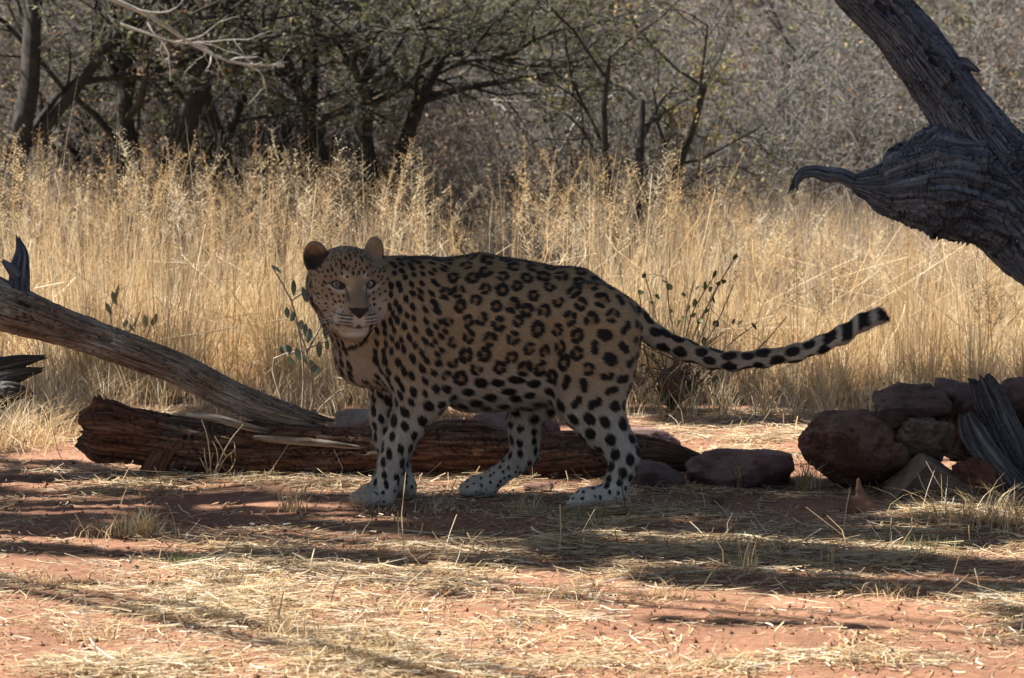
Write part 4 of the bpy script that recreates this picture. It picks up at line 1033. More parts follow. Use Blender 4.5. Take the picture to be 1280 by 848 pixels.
def rock(name, px0, px1, py0, py1, Y, dep, mt, label, seed, planes=12, hard=14, rough=0.05, pits=0.0, sub=5, shape=None, strata=0.0, cat='rock'):
    rg = np.random.default_rng(seed)
    bm = bmesh.new(); bmesh.ops.create_icosphere(bm, subdivisions=sub, radius=1.0)
    d = np.array([v.co[:] for v in bm.verts]); f = np.array([[v.index for v in x.verts] for x in bm.faces]); bm.free()
    d = unit(d)
    N = unit(rg.normal(size=(planes, 3))); H = rg.uniform(0.72, 1.0, planes)
    N = np.concatenate([N, np.eye(3), -np.eye(3)]); H = np.concatenate([H, np.full(6, 0.93 if hard > 12 else 1.25)])
    dot = np.maximum(d @ N.T, 1e-3) / H
    r = 1.0 / (np.sum(dot ** hard, 1) ** (1.0 / hard))
    v = d * r[:, None]
    lo, hi = v.min(0), v.max(0); v = (v - (lo + hi) / 2) / ((hi - lo) / 2)
    if shape: v = shape(v)
    nz = fbm(v * 1.6 + seed, 6, 0.62); n2 = noise(v * 5 + seed * 3) - 1.6 * smooth(0.07, 0.0, np.abs(fbm(v * 1.3 + seed * 9, 3))) - 0.5 * np.abs(noise(v * 9 + seed))
    v = v * (1 + rough * nz + rough * 0.35 * n2 - pits * smooth(0.32, 0.6, noise(v * 3.3 + seed * 5)))[:, None]
    if strata: v[:, :2] *= (1 + strata * (noise(np.stack([0 * v[:, 2] + seed, v[:, 0] * 0.6, v[:, 2] * 6], -1)) ))[:, None]
    c = (P(px0, py1, Y) + P(px1, py0, Y)) / 2
    half = np.array([(px1 - px0) / 2 * S(Y), dep / 2, (py1 - py0) / 2 * S(Y)])
    o = mesh(name, v * half, f, mt); o.location = c
    return tag(o, label, cat)
rock('boulder', 999, 1134, 510, 618, 0.42, 0.30, M_redrock, 'round pitted red brown boulder in the rock pile', 8, 26, 12, 0.085, 0.12, 6)
def slab_top(v):
    v = v.copy(); v[:, 2] *= 1 - 0.22 * smooth(-0.3, -0.7, v[:, 0]) * (v[:, 2] > 0); return v
rock('rock_slab', 1092, 1186, 479, 540, 0.50, 0.26, M_purplerock, 'angular purple brown slab topping the round boulder', 14, 14, 40, 0.07, 0.03, shape=slab_top, strata=0.06)
rock('rough_rock', 1116, 1190, 522, 580, 0.40, 0.22, M_brownrock, 'small rough rock wedged between boulder and sloping slab', 23, 16, 20, 0.15, 0.12)
def slope(v):
    v = v.copy(); t = (v[:, 0] + 1) / 2
    top = np.where(t < 0.5, 0.05 + 1.9 * t, 1.0 - 0.55 * (t - 0.5) * 2)
    v[:, 2] = np.where(v[:, 2] > -0.2, np.minimum(v[:, 2], -0.9 + 1.9 * np.clip(top, 0, 1) + 0.06 * v[:, 1]), v[:, 2]); return v
rock('sloping_rock', 1090, 1216, 567, 646, 0.22, 0.30, M_brownrock, 'sloping brown slab with a pale ridge under the rock pile', 31, 8, 20, 0.05, 0, shape=slope)
rock('dark_rock', 1172, 1262, 476, 580, 0.60, 0.28, M_purplerock, 'dark brown rock behind the weathered posts', 37, 14, 34, 0.09, 0.04)
rock('dark_rock', 1222, 1300, 472, 560, 0.74, 0.25, M_purplerock, 'dark rounded rock rising behind the tall weathered post', 39, 9, 12, 0.06, 0.03)
rock('clay_clod', 1188, 1256, 574, 642, 0.16, 0.14, M_clod, 'crumbling orange red clay clod below the leaning post', 41, 10, 7, 0.22, 0.15, cat='clod')
rock('pink_rock', 858, 988, 560, 624, 0.46, 0.24, M_pinkrock, 'flat topped pink rock beyond the log end', 47, 12, 40, 0.06, 0.04, strata=0.04)
rock('brown_rock', 782, 856, 578, 628, 0.42, 0.2, M_purplerock, 'low brown rock under the tip of the long log', 53, 9, 16, 0.05)
rock('grey_rock', 418, 470, 512, 545, 1.05, 0.16, M_greyrock, 'pale grey rock behind the log beside the front legs', 59, 9, 14, 0.05)
rock('purple_rock', 590, 702, 514, 560, 1.05, 0.26, M_pinkrock, 'purple grey rock behind the log under the leopard belly', 61, 9, 16, 0.05)
rock('purple_rock', 750, 850, 535, 575, 1.15, 0.24, M_pinkrock, 'low purple rock behind the log past the hind leg', 63, 9, 16, 0.05)
rock('red_stone', 654, 692, 604, 632, 0.36, 0.09, M_redrock, 'small red stone on straw between the hind legs', 67, 9, 14, 0.07, sub=4, cat='stone')
rock('stone_chip', 889, 904, 622, 641, 0.04, 0.03, M_clod, 'small upright orange stone chip before the pink rock', 71, 6, 24, 0.03, sub=3, cat='stone')
rock('white_stone', 1046, 1064, 643, 651, -0.08, 0.03, M_greyrock, 'tiny pale flat stone beside the bone', 73, 8, 12, 0.05, sub=3, cat='stone')
rock('dark_stone', 948, 964, 724, 733, -1.25, 0.03, M_purplerock, 'tiny dark stone in the shaded straw', 75, 8, 12, 0.05, sub=3, cat='stone')
rock('flat_stone', 1122, 1170, 632, 645, 0.02, 0.06, M_brownrock, 'thin flat stone lying below the sloping slab', 79, 8, 14, 0.06, sub=4, cat='stone')

M_bluewood = wood_mat('blue_grey_wood', (0.025, 0.027, 0.032), (0.09, 0.092, 0.10), (0.23, 0.225, 0.225))
o = log('weathered_post', [(1226, 474, 15, 0.34), (1233, 490, 20, 0.34), (1252, 530, 22, 0.33), (1280, 585, 23, 0.32), (1308, 640, 24, 0.30)], M_bluewood, None, 200, 96, 1.1, 61, 1.2, 0, (0.35, 0.2), sq=0.7)
tag(o, 'tall splintered blue grey wooden post leaning on the dark rock', 'post')
o = log('weathered_post', [(1207, 518, 9, 0.2), (1213, 533, 15, 0.2), (1230, 562, 17, 0.19), (1254, 592, 17, 0.18), (1285, 628, 17, 0.16)], M_bluewood, None, 170, 96, 1.1, 65, 1.2, 0, (0.4, 0.2), sq=0.7)
tag(o, 'short splintered blue grey wooden post above the clay clod', 'post')

# bone
Fb = Field(P(1050, 646, -0.12) - np.array([0.02, 0.07, 0.02]), P(1100, 590, -0.12) + np.array([0.02, 0.07, 0.02]), 0.0022)
k = S(0)
def bp(x, y, yy=0.0): return P(x, y, yy - 0.12)
Fb.cone(bp(1066, 632), bp(1082, 633), 11 * k, 11 * k, 0.012)
Fb.cone(bp(1066, 626, -0.01), bp(1059, 624, -0.02), 5 * k, 4.5 * k, 0.006)
Fb.cone(bp(1087, 633, -0.01), bp(1089, 637, -0.01), 6 * k, 5 * k, 0.008)
Fb.cone(bp(1077, 622), bp(1074, 612), 7 * k, 4.2 * k, 0.012)
Fb.cone(bp(1074, 612), bp(1073, 600), 4.2 * k, 2.2 * k, 0.006)
Fb.cone(bp(1072, 633, 0.03), bp(1072, 633, 0.01), 8 * k, 7 * k, 0.01)
Fb.cone(bp(1066, 617, -0.04), bp(1066, 617, -0.015), 6 * k, 4 * k, 0.008, sub=True)
v, q = Fb.nets(); v = relax(v, q, 2)
o0 = bp(1074, 642); o = mesh('bone', v - o0, q, rock_mat('old_bone', (0.16, 0.075, 0.048), (0.25, 0.13, 0.085), (0.38, 0.23, 0.16), 10, 0.4)); o.location = o0
tag(o, 'reddish dry vertebra bone standing upright before the boulder', 'bone')

# ------------------------------------------------------------------ leopard
U = S(0.0)                                   # metres per photograph pixel at the animal
YC = 0.07                                    # its median plane
def Q(px, py, dy=0.0): return P(px, py, YC + dy)
HY = math.radians(17.0)                      # the head is turned past the camera
hU = np.array([math.cos(HY), math.sin(HY), 0]); hW = np.array([math.sin(HY), -math.cos(HY), 0]); hV = np.array([0, 0, 1.0])
hp = math.radians(3); hV, hW = hV * math.cos(hp) + hW * math.sin(hp), hW * math.cos(hp) - hV * math.sin(hp)
H0 = P(435, 352, -0.02)
def HD(u, v, w): return H0 + (hU * u + hV * v + hW * w) * U
LAX = (hU, hV, hW)
F = Field(P(370, 660, -0.30) * np.array([1, 0, 0]) + np.array([-0.02, -0.34, -0.03]), P(1118, 290, 0.4) * np.array([1, 0, 1]) + np.array([0.03, 0.36, 0.02]), 0.0031)
# torso
T = [(482, 417, 58, .84), (510, 414, 73, .80), (555, 416, 84, .80), (610, 416, 87, .82), (650, 416, 82, .80), (690, 418, 73, .80), (728, 424, 66, .86), (748, 428, 48, .95)]
for (a, b, r, s), (c, d, r2, s2) in zip(T[:-1], T[1:]):
    F.cone(Q(a, b), Q(c, d), r * U, r2 * U, 0.05, (s + s2) / 2)
F.cone(Q(452, 448), Q(500, 420), 33 * U, 58 * U, 0.05, 1.0)           # breast
F.cone(Q(515, 352), Q(600, 340), 19 * U, 16 * U, 0.05, 1.0)           # withers
F.cone(Q(600, 340), Q(720, 362), 16 * U, 19 * U, 0.04, 1.0)           # spine
F.cone(Q(720, 362), Q(775, 395), 22 * U, 22 * U, 0.05, 1.0)           # croup
F.cone(Q(590, 486), Q(665, 484), 24 * U, 20 * U, 0.05, 1.2)           # belly
F.ell(Q(692, 455, -0.215), np.eye(3), np.array([26 * U, 0.085, 55 * U]), 0.05, sub=True)     # hollow of the flank
F.ell(Q(568, 430, -0.235), np.eye(3), np.array([20 * U, 0.09, 60 * U]), 0.05, sub=True)      # behind the shoulder
F.ell(Q(738, 372, -0.085), np.eye(3), np.array([22 * U, 0.04, 16 * U]), 0.03)                 # hip bone
F.ell(Q(540, 345, -0.05), np.eye(3), np.array([20 * U, 0.035, 20 * U]), 0.03)                 # shoulder blade
# neck
F.cone(Q(505, 385, -0.02), HD(4, -8, -38), 62 * U, 44 * U, 0.05, 1.0)
F.cone(Q(470, 425, -0.02), HD(0, -40, -16), 44 * U, 30 * U, 0.05, 1.0)
# shoulders and front legs
for dy, leg in ((-0.085, [(520, 405, 44), (522, 455, 42), (527, 490, 33), (512, 525, 21.5), (498, 555, 17.5), (489, 580, 15), (482, 603, 14.5), (478, 618, 14)]),
                (0.075, [(505, 410, 42), (500, 450, 38), (490, 490, 27), (484, 520, 20), (485, 550, 16), (495, 580, 14), (502, 600, 13.5), (503, 615, 14)])):
    for i, ((a, b, r), (c, d, r2)) in enumerate(zip(leg[:-1], leg[1:])):
        f = 0.62 if i == 0 else (0.78 if i == 1 else 0.9)
        F.cone(Q(a, b, dy * (0.55 if i == 0 else 0.85 if i == 1 else 1)), Q(c, d, dy * (0.85 if i == 0 else 1)), r * U, r2 * U, 0.035 if i < 2 else 0.02, f)
F.cone(Q(540, 362, -0.085), Q(514, 448, -0.115), 26 * U, 34 * U, 0.03, 0.62)   # shoulder
F.cone(Q(514, 448, -0.115), Q(530, 492, -0.10), 32 * U, 26 * U, 0.03, 0.65)
# hind legs
near = [(748, 410, 50), (742, 462, 47), (738, 500, 40), (753, 530, 29), (773, 556, 20), (781, 572, 16), (776, 592, 14), (769, 610, 13.5), (762, 624, 14)]
far = [(720, 420, 50), (690, 470, 40), (664, 505, 27), (655, 530, 20), (656, 550, 16.5), (655, 568, 15), (641, 583, 12), (622, 596, 11.5), (606, 604, 12)]
for dy, leg in ((-0.15, near), (0.12, far)):
    for i, ((a, b, r), (c, d, r2)) in enumerate(zip(leg[:-1], leg[1:])):
        y0 = dy * (0.6 + 0.4 * i / 8); y1 = dy * (0.6 + 0.4 * (i + 1) / 8)
        F.cone(Q(a, b, y0), Q(c, d, y1), r * U, r2 * U, 0.04 if i < 2 else 0.02, 0.72 if i < 3 else 0.85)
F.cone(Q(783, 560, -0.125), Q(791, 570, -0.125), 9 * U, 6 * U, 0.015)     # point of the hock
F.cone(Q(660, 562, 0.105), Q(668, 570, 0.105), 8 * U, 6 * U, 0.015)
F.cone(Q(690, 480, -0.06), Q(705, 505, -0.07), 16 * U, 8 * U, 0.04, 0.7)  # flank fold
# paws with toes
def paw(c, yaw, sc, tilt=0.0):
    d = np.array([math.cos(yaw), math.sin(yaw), 0]); s = np.array([-d[1], d[0], 0])
    d = d * math.cos(tilt) + np.array([0, 0, math.sin(tilt)])
    F.cone(c - d * 12 * U * sc, c + d * 8 * U * sc, 15 * U * sc, 14 * U * sc, 0.015)
    for k, (o, f) in enumerate(((-14, 14), (-5, 20), (5, 20), (14, 14))):
        p = c + (s * o + d * f) * U * sc + np.array([0, 0, -2.0 * U])
        F.cone(p - d * 6 * U * sc, p + d * 2 * U * sc + np.array([0, 0, -2 * U]), 8.6 * U * sc, 8.0 * U * sc, 0.010)
def on_ground(px, py, z): g = G(px, py); g[2] = z; return g
paw(np.array([Q(469, 620, -0.085)[0], YC - 0.085, 15 * U]), math.radians(200), 1.0)
paw(np.array([Q(497, 615, 0.075)[0], YC + 0.075, 14 * U]), math.radians(195), 0.9)
paw(np.array([Q(741, 625, -0.15)[0], YC - 0.15, 14 * U]), math.radians(196), 1.08)
paw(np.array([Q(600, 607, 0.12)[0], YC + 0.12, 15 * U]), math.radians(185), 0.9)
# tail
TL = [(770, 392, 22), (794, 401, 17), (821, 422, 14.5), (856, 438, 14), (889, 449, 13), (917, 452, 12.5), (955, 448, 12), (993, 442, 11.5), (1026, 431, 11.5), (1053, 419, 12), (1078, 403, 11), (1096, 396, 9.5), (1104, 398, 6)]
for (a, b, r), (c, d, r2) in zip(TL[:-1], TL[1:]): F.cone(Q(a, b), Q(c, d), (r - 2.2) * U, (r2 - 2.2) * U, 0.02)
# head
F.ell(HD(0, 4, -12), LAX, np.array([39, 36, 44]) * U, 0.03)
F.ell(HD(0, 14, -8), LAX, np.array([37, 24, 34]) * U, 0.03)
for sx in (-1, 1):
    F.ell(HD(sx * 24, -14, 4), LAX, np.array([20, 24, 24]) * U, 0.03)         # cheek
    F.ell(HD(sx * 30, -8, -16), LAX, np.array([16, 26, 24]) * U, 0.03)        # ruff
    F.cone(HD(sx * 15, 10.5, 25), HD(sx * 29, 9, 14), 8 * U, 9 * U, 0.02)        # brow
    F.cone(HD(sx * 17, -14, 26), HD(sx * 30, -6, 12), 8 * U, 9 * U, 0.02)       # cheekbone
    F.ell(HD(sx * 13, -42, 43.5), LAX, np.array([15, 12, 15]) * U, 0.010)    # whisker pad
F.cone(HD(0, 18, 16), HD(0, 2, 27), 24 * U, 14 * U, 0.03)                       # forehead
F.cone(HD(0, 2, 27), HD(0, -24, 48), 14.5 * U, 12.5 * U, 0.02)                    # bridge
F.cone(HD(0, -24, 20), HD(0, -44, 36), 24 * U, 18 * U, 0.03)                    # muzzle
F.ell(HD(0, -30.5, 56), LAX, np.array([12.5, 7.5, 7]) * U, 0.01)                    # nose
F.ell(HD(0, -60, 36), LAX, np.array([14.5, 9.5, 14]) * U, 0.008)                    # chin
F.cone(HD(0, -48, 24), HD(0, -40, -6), 19 * U, 27 * U, 0.03)                    # jaw
for sx in (-1, 1):
    ca_, sa_ = math.cos(0.22), math.sin(0.22) * sx
    F.ell(HD(sx * 20.6, -0.5, 31.5), (hU * ca_ + hV * sa_, hV * ca_ - hU * sa_, hW), np.array([5.8, 4.5, 9]) * U, 0.004, sub=True)   # eye opening
    F.cone(HD(sx * 5, -34, 62), HD(sx * 9, -32.5, 59), 1.6 * U, 1.8 * U, 0.003, sub=True)  # nostril
F.cone(HD(0, -36, 62), HD(0, -47, 58), 1.2 * U, 1.4 * U, 0.004, sub=True)
F.cone(HD(-5, -52, 57), HD(5, -52, 57), 2.0 * U, 2.0 * U, 0.004, sub=True)
# ears: cupped shells
def ear(u, v, w, n, up, rad, open_):
    n = unit(np.array(n, float)); up = unit(np.array(up, float)); up = unit(up - n * (up @ n)); s = np.cross(up, n)
    c = HD(u, v, w)
    F.ell(c, (s, up, n), np.array(rad) * U, 0.012)
    F.cone(c - up * rad[1] * 0.5 * U - n * 3 * U, HD(u * 0.72, v - 24, w - 2), rad[0] * 0.75 * U, 13 * U, 0.018)
    F.ell(c + n * rad[2] * 0.75 * U - up * 1.5 * U, (s, up, n), np.array([rad[0] * 0.74, rad[1] * 0.80, rad[2] * open_]) * U, 0.006, sub=True)
    return c, n, up
earA = ear(-39.5, 31, -10, hW * 0.86 - hU * 0.5 + hV * 0.1, hV - hU * 0.18, (15.5, 19, 9), 0.95)
earB = ear(37, 36, -14, -hW * 0.55 + hU * 0.8, hV + hU * 0.2, (13.5, 18, 9), 0.9)
bv, bq = F.nets()
bv = relax(bv, bq, 3, 0.55)
# keep the one connected skin
bn = vnormals(bv, bq)
del F

# ---- coat pattern
def to_head(p):
    d = (p - H0) / U
    return d @ hU, d @ hV, d @ hW
def body_px(p):
    # photograph-like coordinates in the animal's own median plane
    q = np.array(p); return 640 + (q[:, 0]) / U, 0 + topix(np.stack([q[:, 0], np.full(len(q), YC), q[:, 2]], -1))[1]
def is_head(p):
    u, v, w = to_head(p)
    e = (u / 47) ** 2 + ((v + 8) / 66) ** 2 + ((w - 12) / 70) ** 2 < 1.0
    e &= ~((w < 4) & (v < -25))
    for cc in (earA[0], earB[0]): e |= ((p - cc) ** 2).sum(1) < (24 * U) ** 2
    return e
rl = np.random.default_rng(12)
# candidates for spot centres
x_, y_ = body_px(bv); hd_all = is_head(bv)
hu, hv, hw = to_head(bv)
def spacing(px, py, hd, hu, hv, hw):
    s = np.full(len(px), 20.5)
    s = np.where(px < 600, 10.5 + 10 * smooth(525, 580, px), s)
    s = np.where(px > 715, 20.5 - 0 * smooth(715, 760, px), s)
    s = np.where((px < 530), np.where(py > 440, 13.0, 10.3), s)
    s = np.where((py > 500), 19.0, s)
    s = np.where((py > 520) & (px < 560), 15.0 - 4.5 * smooth(560, 610, py), s)
    s = np.where((py > 515) & (px > 690), 19.0 - 9 * smooth(560, 605, py), s)
    s = np.where((py > 525) & (px > 560) & (px < 690), 14.0 - 6 * smooth(560, 600, py), s)
    s = np.where(px > 800, 17.0, s)
    h = np.where(hv > 12, 5.3, 6.3); s = np.where(hd, h, s)
    return s
sp_all = spacing(x_, y_, hd_all, hu, hv, hw) * U
cand = rl.permutation(len(bv))[:60000]
cell = 0.03; grid = {}; seeds = []
for i in cand:
    p = bv[i]; s = sp_all[i]; key = (int(p[0] // cell), int(p[1] // cell), int(p[2] // cell)); ok = True
    n_ = 1 if s <= cell else 2
    for a in range(-n_, n_ + 1):
        for b in range(-n_, n_ + 1):
            for c in range(-n_, n_ + 1):
                for j in grid.get((key[0] + a, key[1] + b, key[2] + c), ()):
                    d = p - bv[j]
                    if d @ d < (0.46 * (s + sp_all[j])) ** 2: ok = False; break
                if not ok: break
            if not ok: break
        if not ok: break
    if ok: grid.setdefault(key, []).append(i); seeds.append(i)
# even the seeds out over the skin
sub_ = rl.permutation(len(bv))[:45000]; pt_ = bv[sub_]; wt_ = 1.0 / sp_all[sub_] ** 2
for it in range(4):
    kd = kdtree.KDTree(len(seeds))
    for j, k in enumerate(seeds): kd.insert(bv[k], j)
    kd.balance()
    own = np.array([kd.find(p)[1] for p in pt_])
    ws = np.bincount(own, wt_, len(seeds)); cen_ = np.stack([np.bincount(own, wt_ * pt_[:, a], len(seeds)) for a in range(3)], 1) / np.maximum(ws, 1e-9)[:, None]
    kv = kdtree.KDTree(len(pt_))
    if it == 0:
        KV = kdtree.KDTree(len(pt_))
        for j, p in enumerate(pt_): KV.insert(p, j)
        KV.balance()
    seeds = [int(sub_[KV.find(cen_[j])[1]]) if ws[j] > 0 else seeds[j] for j in range(len(seeds))]
# blobs: centre, axis, half length, half width, kind(0 black,1 ochre centre)
blobs = []
def flow(p, n):
    px, py = body_px(p); f = np.tile(np.array([1.0, 0, -0.35]), (len(p), 1))
    leg = smooth(490, 545, py)[:, None]
    f = f * (1 - leg) + np.array([0.15, 0, -1.0]) * leg
    tl = (px > 800)
    nk_first = True
    if False:
        c = np.array([Q(a, b) for a, b, r in TL]); d = np.gradient(c, axis=0)
        k = np.argmin(((p[tl][:, None] - c[None]) ** 2).sum(-1), 1); f[tl] = unit(d[k])
    nk = (smooth(590, 500, px) * smooth(530, 480, py))[:, None]
    f = f * (1 - nk) + np.array([0.3, 0, -1.0]) * nk
    if tl.any():
        c = np.array([Q(a, b) for a, b, r in TL]); d = np.gradient(c, axis=0)
        k = np.argmin(((p[tl][:, None] - c[None]) ** 2).sum(-1), 1); f[tl] = unit(d[k])
    hd = is_head(p)
    if hd.any():
        u, v, w = to_head(p[hd]); nose = HD(0, -26, 50); e = p[hd] - nose + hV * 0.02
        f[hd] = unit(e)
    f = f - n * (f * n).sum(1, keepdims=True)
    return unit(f)
sd = np.array(seeds); fl = flow(bv[sd], bn[sd])
sx, sy = x_[sd], y_[sd]
for i, k in enumerate(sd):
    p = bv[k]; n = bn[k]; t1 = fl[i]; t2 = np.cross(n, t1); s = sp_all[k]; px, py = sx[i], sy[i]
    j1, j2 = rl.uniform(0.85, 1.15), rl.uniform(0.85, 1.15)
    if hd_all[k]:
        u, v, w = hu[k], hv[k], hw[k]
        if abs(u) < 13 and -42 < v < 10 and w > 18: continue          # plain nose bridge
        if v < -32 and w > 20: continue                                # muzzle is drawn apart
        if math.hypot((abs(u) - 20.6) * 0.9, v + 0.5) < 9.5 and w > 10: continue
        if abs(u) < 24 and -30 < v < -6 and w > 20 and rl.random() < 0.3: continue
        if abs(u) > 29 and v > 20 and w > -24: continue                # ears
        r = s * (0.38 if v > 12 else 0.31) * rl.uniform(0.7, 1.15)
        blobs.append((p, t1, r * (1.35 if v > 12 else 1.15), r * 0.85, 0))
    elif hw[k] > 8 and hv[k] < -44 and abs(hu[k]) < 24: continue
    elif px > 800:
        if px > 1040: continue
        r = s * 0.43; blobs.append((p, t1, r * 1.35 * j1, r * 0.9 * j2, 0))
    elif py > 600 or (py > 585 and px > 560 and px < 690):
        if py > 614 and rl.random() < 0.6: continue
        r = s * (0.25 if py < 614 else 0.17); blobs.append((p, t1, r * 1.2 * j1, r * j2, 0))
    elif (px > 555 and px < 735 and py < 468) or (px >= 735 and px < 765 and py < 400):
        # rosette: a broken ring of blots round an ochre centre
        m = int(rl.integers(3, 6)); a0 = rl.uniform(0, 6.28)
        s = s * rl.uniform(0.84, 1.16)
        rr = s * 0.295; gap = rl.random() < 0.5
        blobs.append((p, t1, s * 0.34, s * 0.30, 1))
        for q in range(m):
            if gap and q == 0 and m > 3: continue
            a = a0 + q * 6.28 / m + rl.normal() * 0.12
            c = p + (t1 * math.cos(a) * rr * 0.95 + t2 * math.sin(a) * rr * 1.15)
            tang = -t1 * math.sin(a) + t2 * math.cos(a)
            ln = s * (0.70 / m + 0.08) * rl.uniform(0.9, 1.35); wd = s * 0.165 * rl.uniform(0.9, 1.25)
            blobs.append((c, tang, ln, wd, 0))
    elif px > 690 and py < 560:
        r = s * 0.345
        if rl.random() < 0.75 and py < 500:
            o = unit(t1 * rl.normal() + t2 * rl.normal()) * r * 0.62
            blobs.append((p + o, t2, r * 0.85 * j1, r * 0.72 * j2, 0)); blobs.append((p - o, t2, r * 0.85 * j2, r * 0.72 * j1, 0))
            blobs.append((p, t1, r * 0.8, r * 0.8, 1))
        else: blobs.append((p, t1, r * 1.4 * j1, r * 1.12 * j2, 0))
    elif py > 470 and px > 540:
        r = s * 0.38; blobs.append((p, t1, r * 1.25 * j1, r * 0.95 * j2, 0))
    else:
        r = s * (0.375 if py < 500 else 0.36)
        if 540 < px < 600 and rl.random() < 0.6:
            o = t2 * r * 0.7
            blobs.append((p + o, t1, r * 1.0, r * 0.6, 0)); blobs.append((p - o, t1, r * 1.0, r * 0.6, 0)); blobs.append((p, t1, r * .7, r * .7, 1))
        else: blobs.append((p, t1, r * 1.5 * j1, r * 0.9 * j2, 0))
# the dark collar marking on the throat
for a, b in (((442, 432), (456, 425)), ((456, 425), (464, 412)), ((428, 436), (440, 433)), ((464, 412), (466, 404))):
    pa, pb = P(*a, -0.02), P(*b, -0.02)
    for t in np.linspace(0, 1, 4):
        m = pa + (pb - pa) * t; m = bv[np.argmin(((bv[:, 0] - m[0]) ** 2 + (bv[:, 2] - m[2]) ** 2) + 10 * (bn[:, 1] > -0.2))]
        blobs.append((m, unit(pb - pa), 4.5 * U, 2.6 * U, 0))

def coat(pts, nrm):
    """fur colour at surface points"""
    N = len(pts); px, py = body_px(pts); hd = is_head(pts); u, v, w = to_head(pts)
    tan = np.array([0.45, 0.318, 0.188]); back = np.array([0.39, 0.26, 0.14]); cream = np.array([0.53, 0.44, 0.345]); white = np.array([0.60, 0.55, 0.485])
    c = np.tile(tan, (N, 1))
    def mix(c, col, t): t = np.clip(t, 0, 1)[:, None]; return c * (1 - t) + np.asarray(col) * t
    c = mix(c, back, smooth(380, 330, py) * 0.9)
    c = mix(c, cream, smooth(440, 520, py) * 0.85)
    c = mix(c, white, smooth(500, 530, py) * 0.75)
    c = mix(c, white, smooth(0.0, -0.75, nrm[:, 2]) * smooth(400, 480, py) * 0.9)
    c = mix(c, np.array([0.60, 0.45, 0.33]), smooth(480, 430, px) * smooth(410, 450, py) * 0.8)
    c = mix(c, white * 1.12, np.exp(-((px - 655) / 34) ** 2 - ((py - 492) / 20) ** 2) * 0.8)
    tail = px > 800
    c = np.where(tail[:, None], mix(np.tile(np.array([0.44, 0.34, 0.24]), (N, 1)), white, smooth(0.1, -0.6, nrm[:, 2]) * 0.9 + smooth(980, 1050, px) * 0.7), c)
    wob = noise(pts * 90) * 0.6 + noise(pts * 220) * 0.5
    c = c * (1 + 0.10 * noise(pts * 45))[:, None] * (1 + 0.16 * noise(pts * 150))[:, None]
    blk = np.zeros(N); och = np.zeros(N)
    kd = kdtree.KDTree(N)
    for i in range(N): kd.insert(pts[i], i)
    kd.balance()
    for (p, t1, a, b, kind) in blobs:
        hit = kd.find_range(p, max(a, b) * 1.4)
        if not hit: continue
        ix = np.array([h[1] for h in hit]); d = pts[ix] - p
        l = d @ t1; o2 = np.maximum((d * d).sum(1) - l * l, 0)
        e = np.sqrt((l / a) ** 2 + o2 / (b * b)) + 0.27 * wob[ix]
        val = smooth(1.12, 0.86, e)
        if kind == 0: blk[ix] = np.maximum(blk[ix], val)
        else: och[ix] = np.maximum(och[ix], smooth(1.25, 0.7, e))
    c = mix(c, np.array([0.27, 0.155, 0.075]), och * 0.75)
    # ---- face
    f = hd.astype(float)
    au = np.abs(u)
    fc = np.tile(np.array([0.37, 0.255, 0.15]), (N, 1))
    fc = mix(fc, (0.29, 0.205, 0.12), smooth(5, 25, v))
    fc = mix(fc, (0.58, 0.48, 0.37), smooth(-8, -28, v) * smooth(14, 22, au) * 0.7)
    fc = mix(fc, (0.25, 0.185, 0.125), smooth(18, 9, au) * smooth(12, -8, v) * smooth(16, 26, w))     # grey brown bridge
    fc = mix(fc, (0.55, 0.36, 0.17), smooth(7, 1.5, np.abs(u + 7)) * smooth(16, 6, v) * smooth(-10, 2, v) * 0.5)  # golden sun fleck on one side of the brow, painted into the coat
    wm = smooth(-33, -38, v) * smooth(-66, -54, v) * smooth(14, 24, w) * smooth(33, 25, au); fc = mix(fc, (0.56, 0.47, 0.37), wm)
    fc = mix(fc, (0.62, 0.57, 0.50), smooth(-50, -54, v) * smooth(-67, -60, v) * smooth(14, 26, w) * smooth(22, 12, au))
    eu_ = (au - 20.6) * math.cos(0.22) + (v + 0.5) * math.sin(0.22); ev_ = (v + 0.5) * math.cos(0.22) - (au - 20.6) * math.sin(0.22)
    ed = np.sqrt((eu_ / 1.45) ** 2 + ev_ ** 2)
    front = (w > 8)
    fc = mix(fc, (0.58, 0.49, 0.39), 0.75 * smooth(11, 7, ed) * smooth(1, -3, v) * front)
    fc = mix(fc, (0.62, 0.52, 0.40), np.exp(-((au - 13) / 4) ** 2 - ((v - 11) / 4) ** 2) * front * 0.9)
    c = np.where(hd[:, None], fc * (1 + 0.06 * noise(pts * 150))[:, None], c)
    rim = smooth(6.0, 5.0, ed) * front * f
    tear = np.exp(-((au - (13.2 - 0.10 * (-v))) / 1.6) ** 2) * smooth(-22, -16, v) * smooth(0, -5, v) * front * f
    tear2 = np.exp(-((au - 29.5) / 2.5) ** 2 - ((v - 1 - (au - 29) * 0.3) / 1.4) ** 2) * front * f
    rows = np.zeros(N)
    for k, (vv, th) in enumerate(((-35.5, 1.0), (-39.5, 1.1), (-43.8, 1.0), (-47.5, 0.7))):
        vc = vv + 0.10 * (au - 15)
        rows = np.maximum(rows, smooth(th + 0.7, th - 0.4, np.abs(v - vc)) * smooth(6, 9, au) * smooth(27, 23, au) * (0.55 + 0.45 * (noise(np.stack([u * 0.33, v * 0.2, 0 * u + 3], -1)) > -0.25)))
    rows = rows * (w > 14) * f
    lv_ = np.where(au < 5, -47.5 - 0.7 * au, -51 + 0.22 * (au - 5)); lip = smooth(1.7, 0.5, np.abs(v - lv_)) * smooth(22, 15, au) * (w > 18) * f * 0.6
    lip = np.maximum(lip, smooth(1.0, -1.0, au + (v + 46) * 0.75) * smooth(-53.5, -51.5, v) * (w > 30) * f)
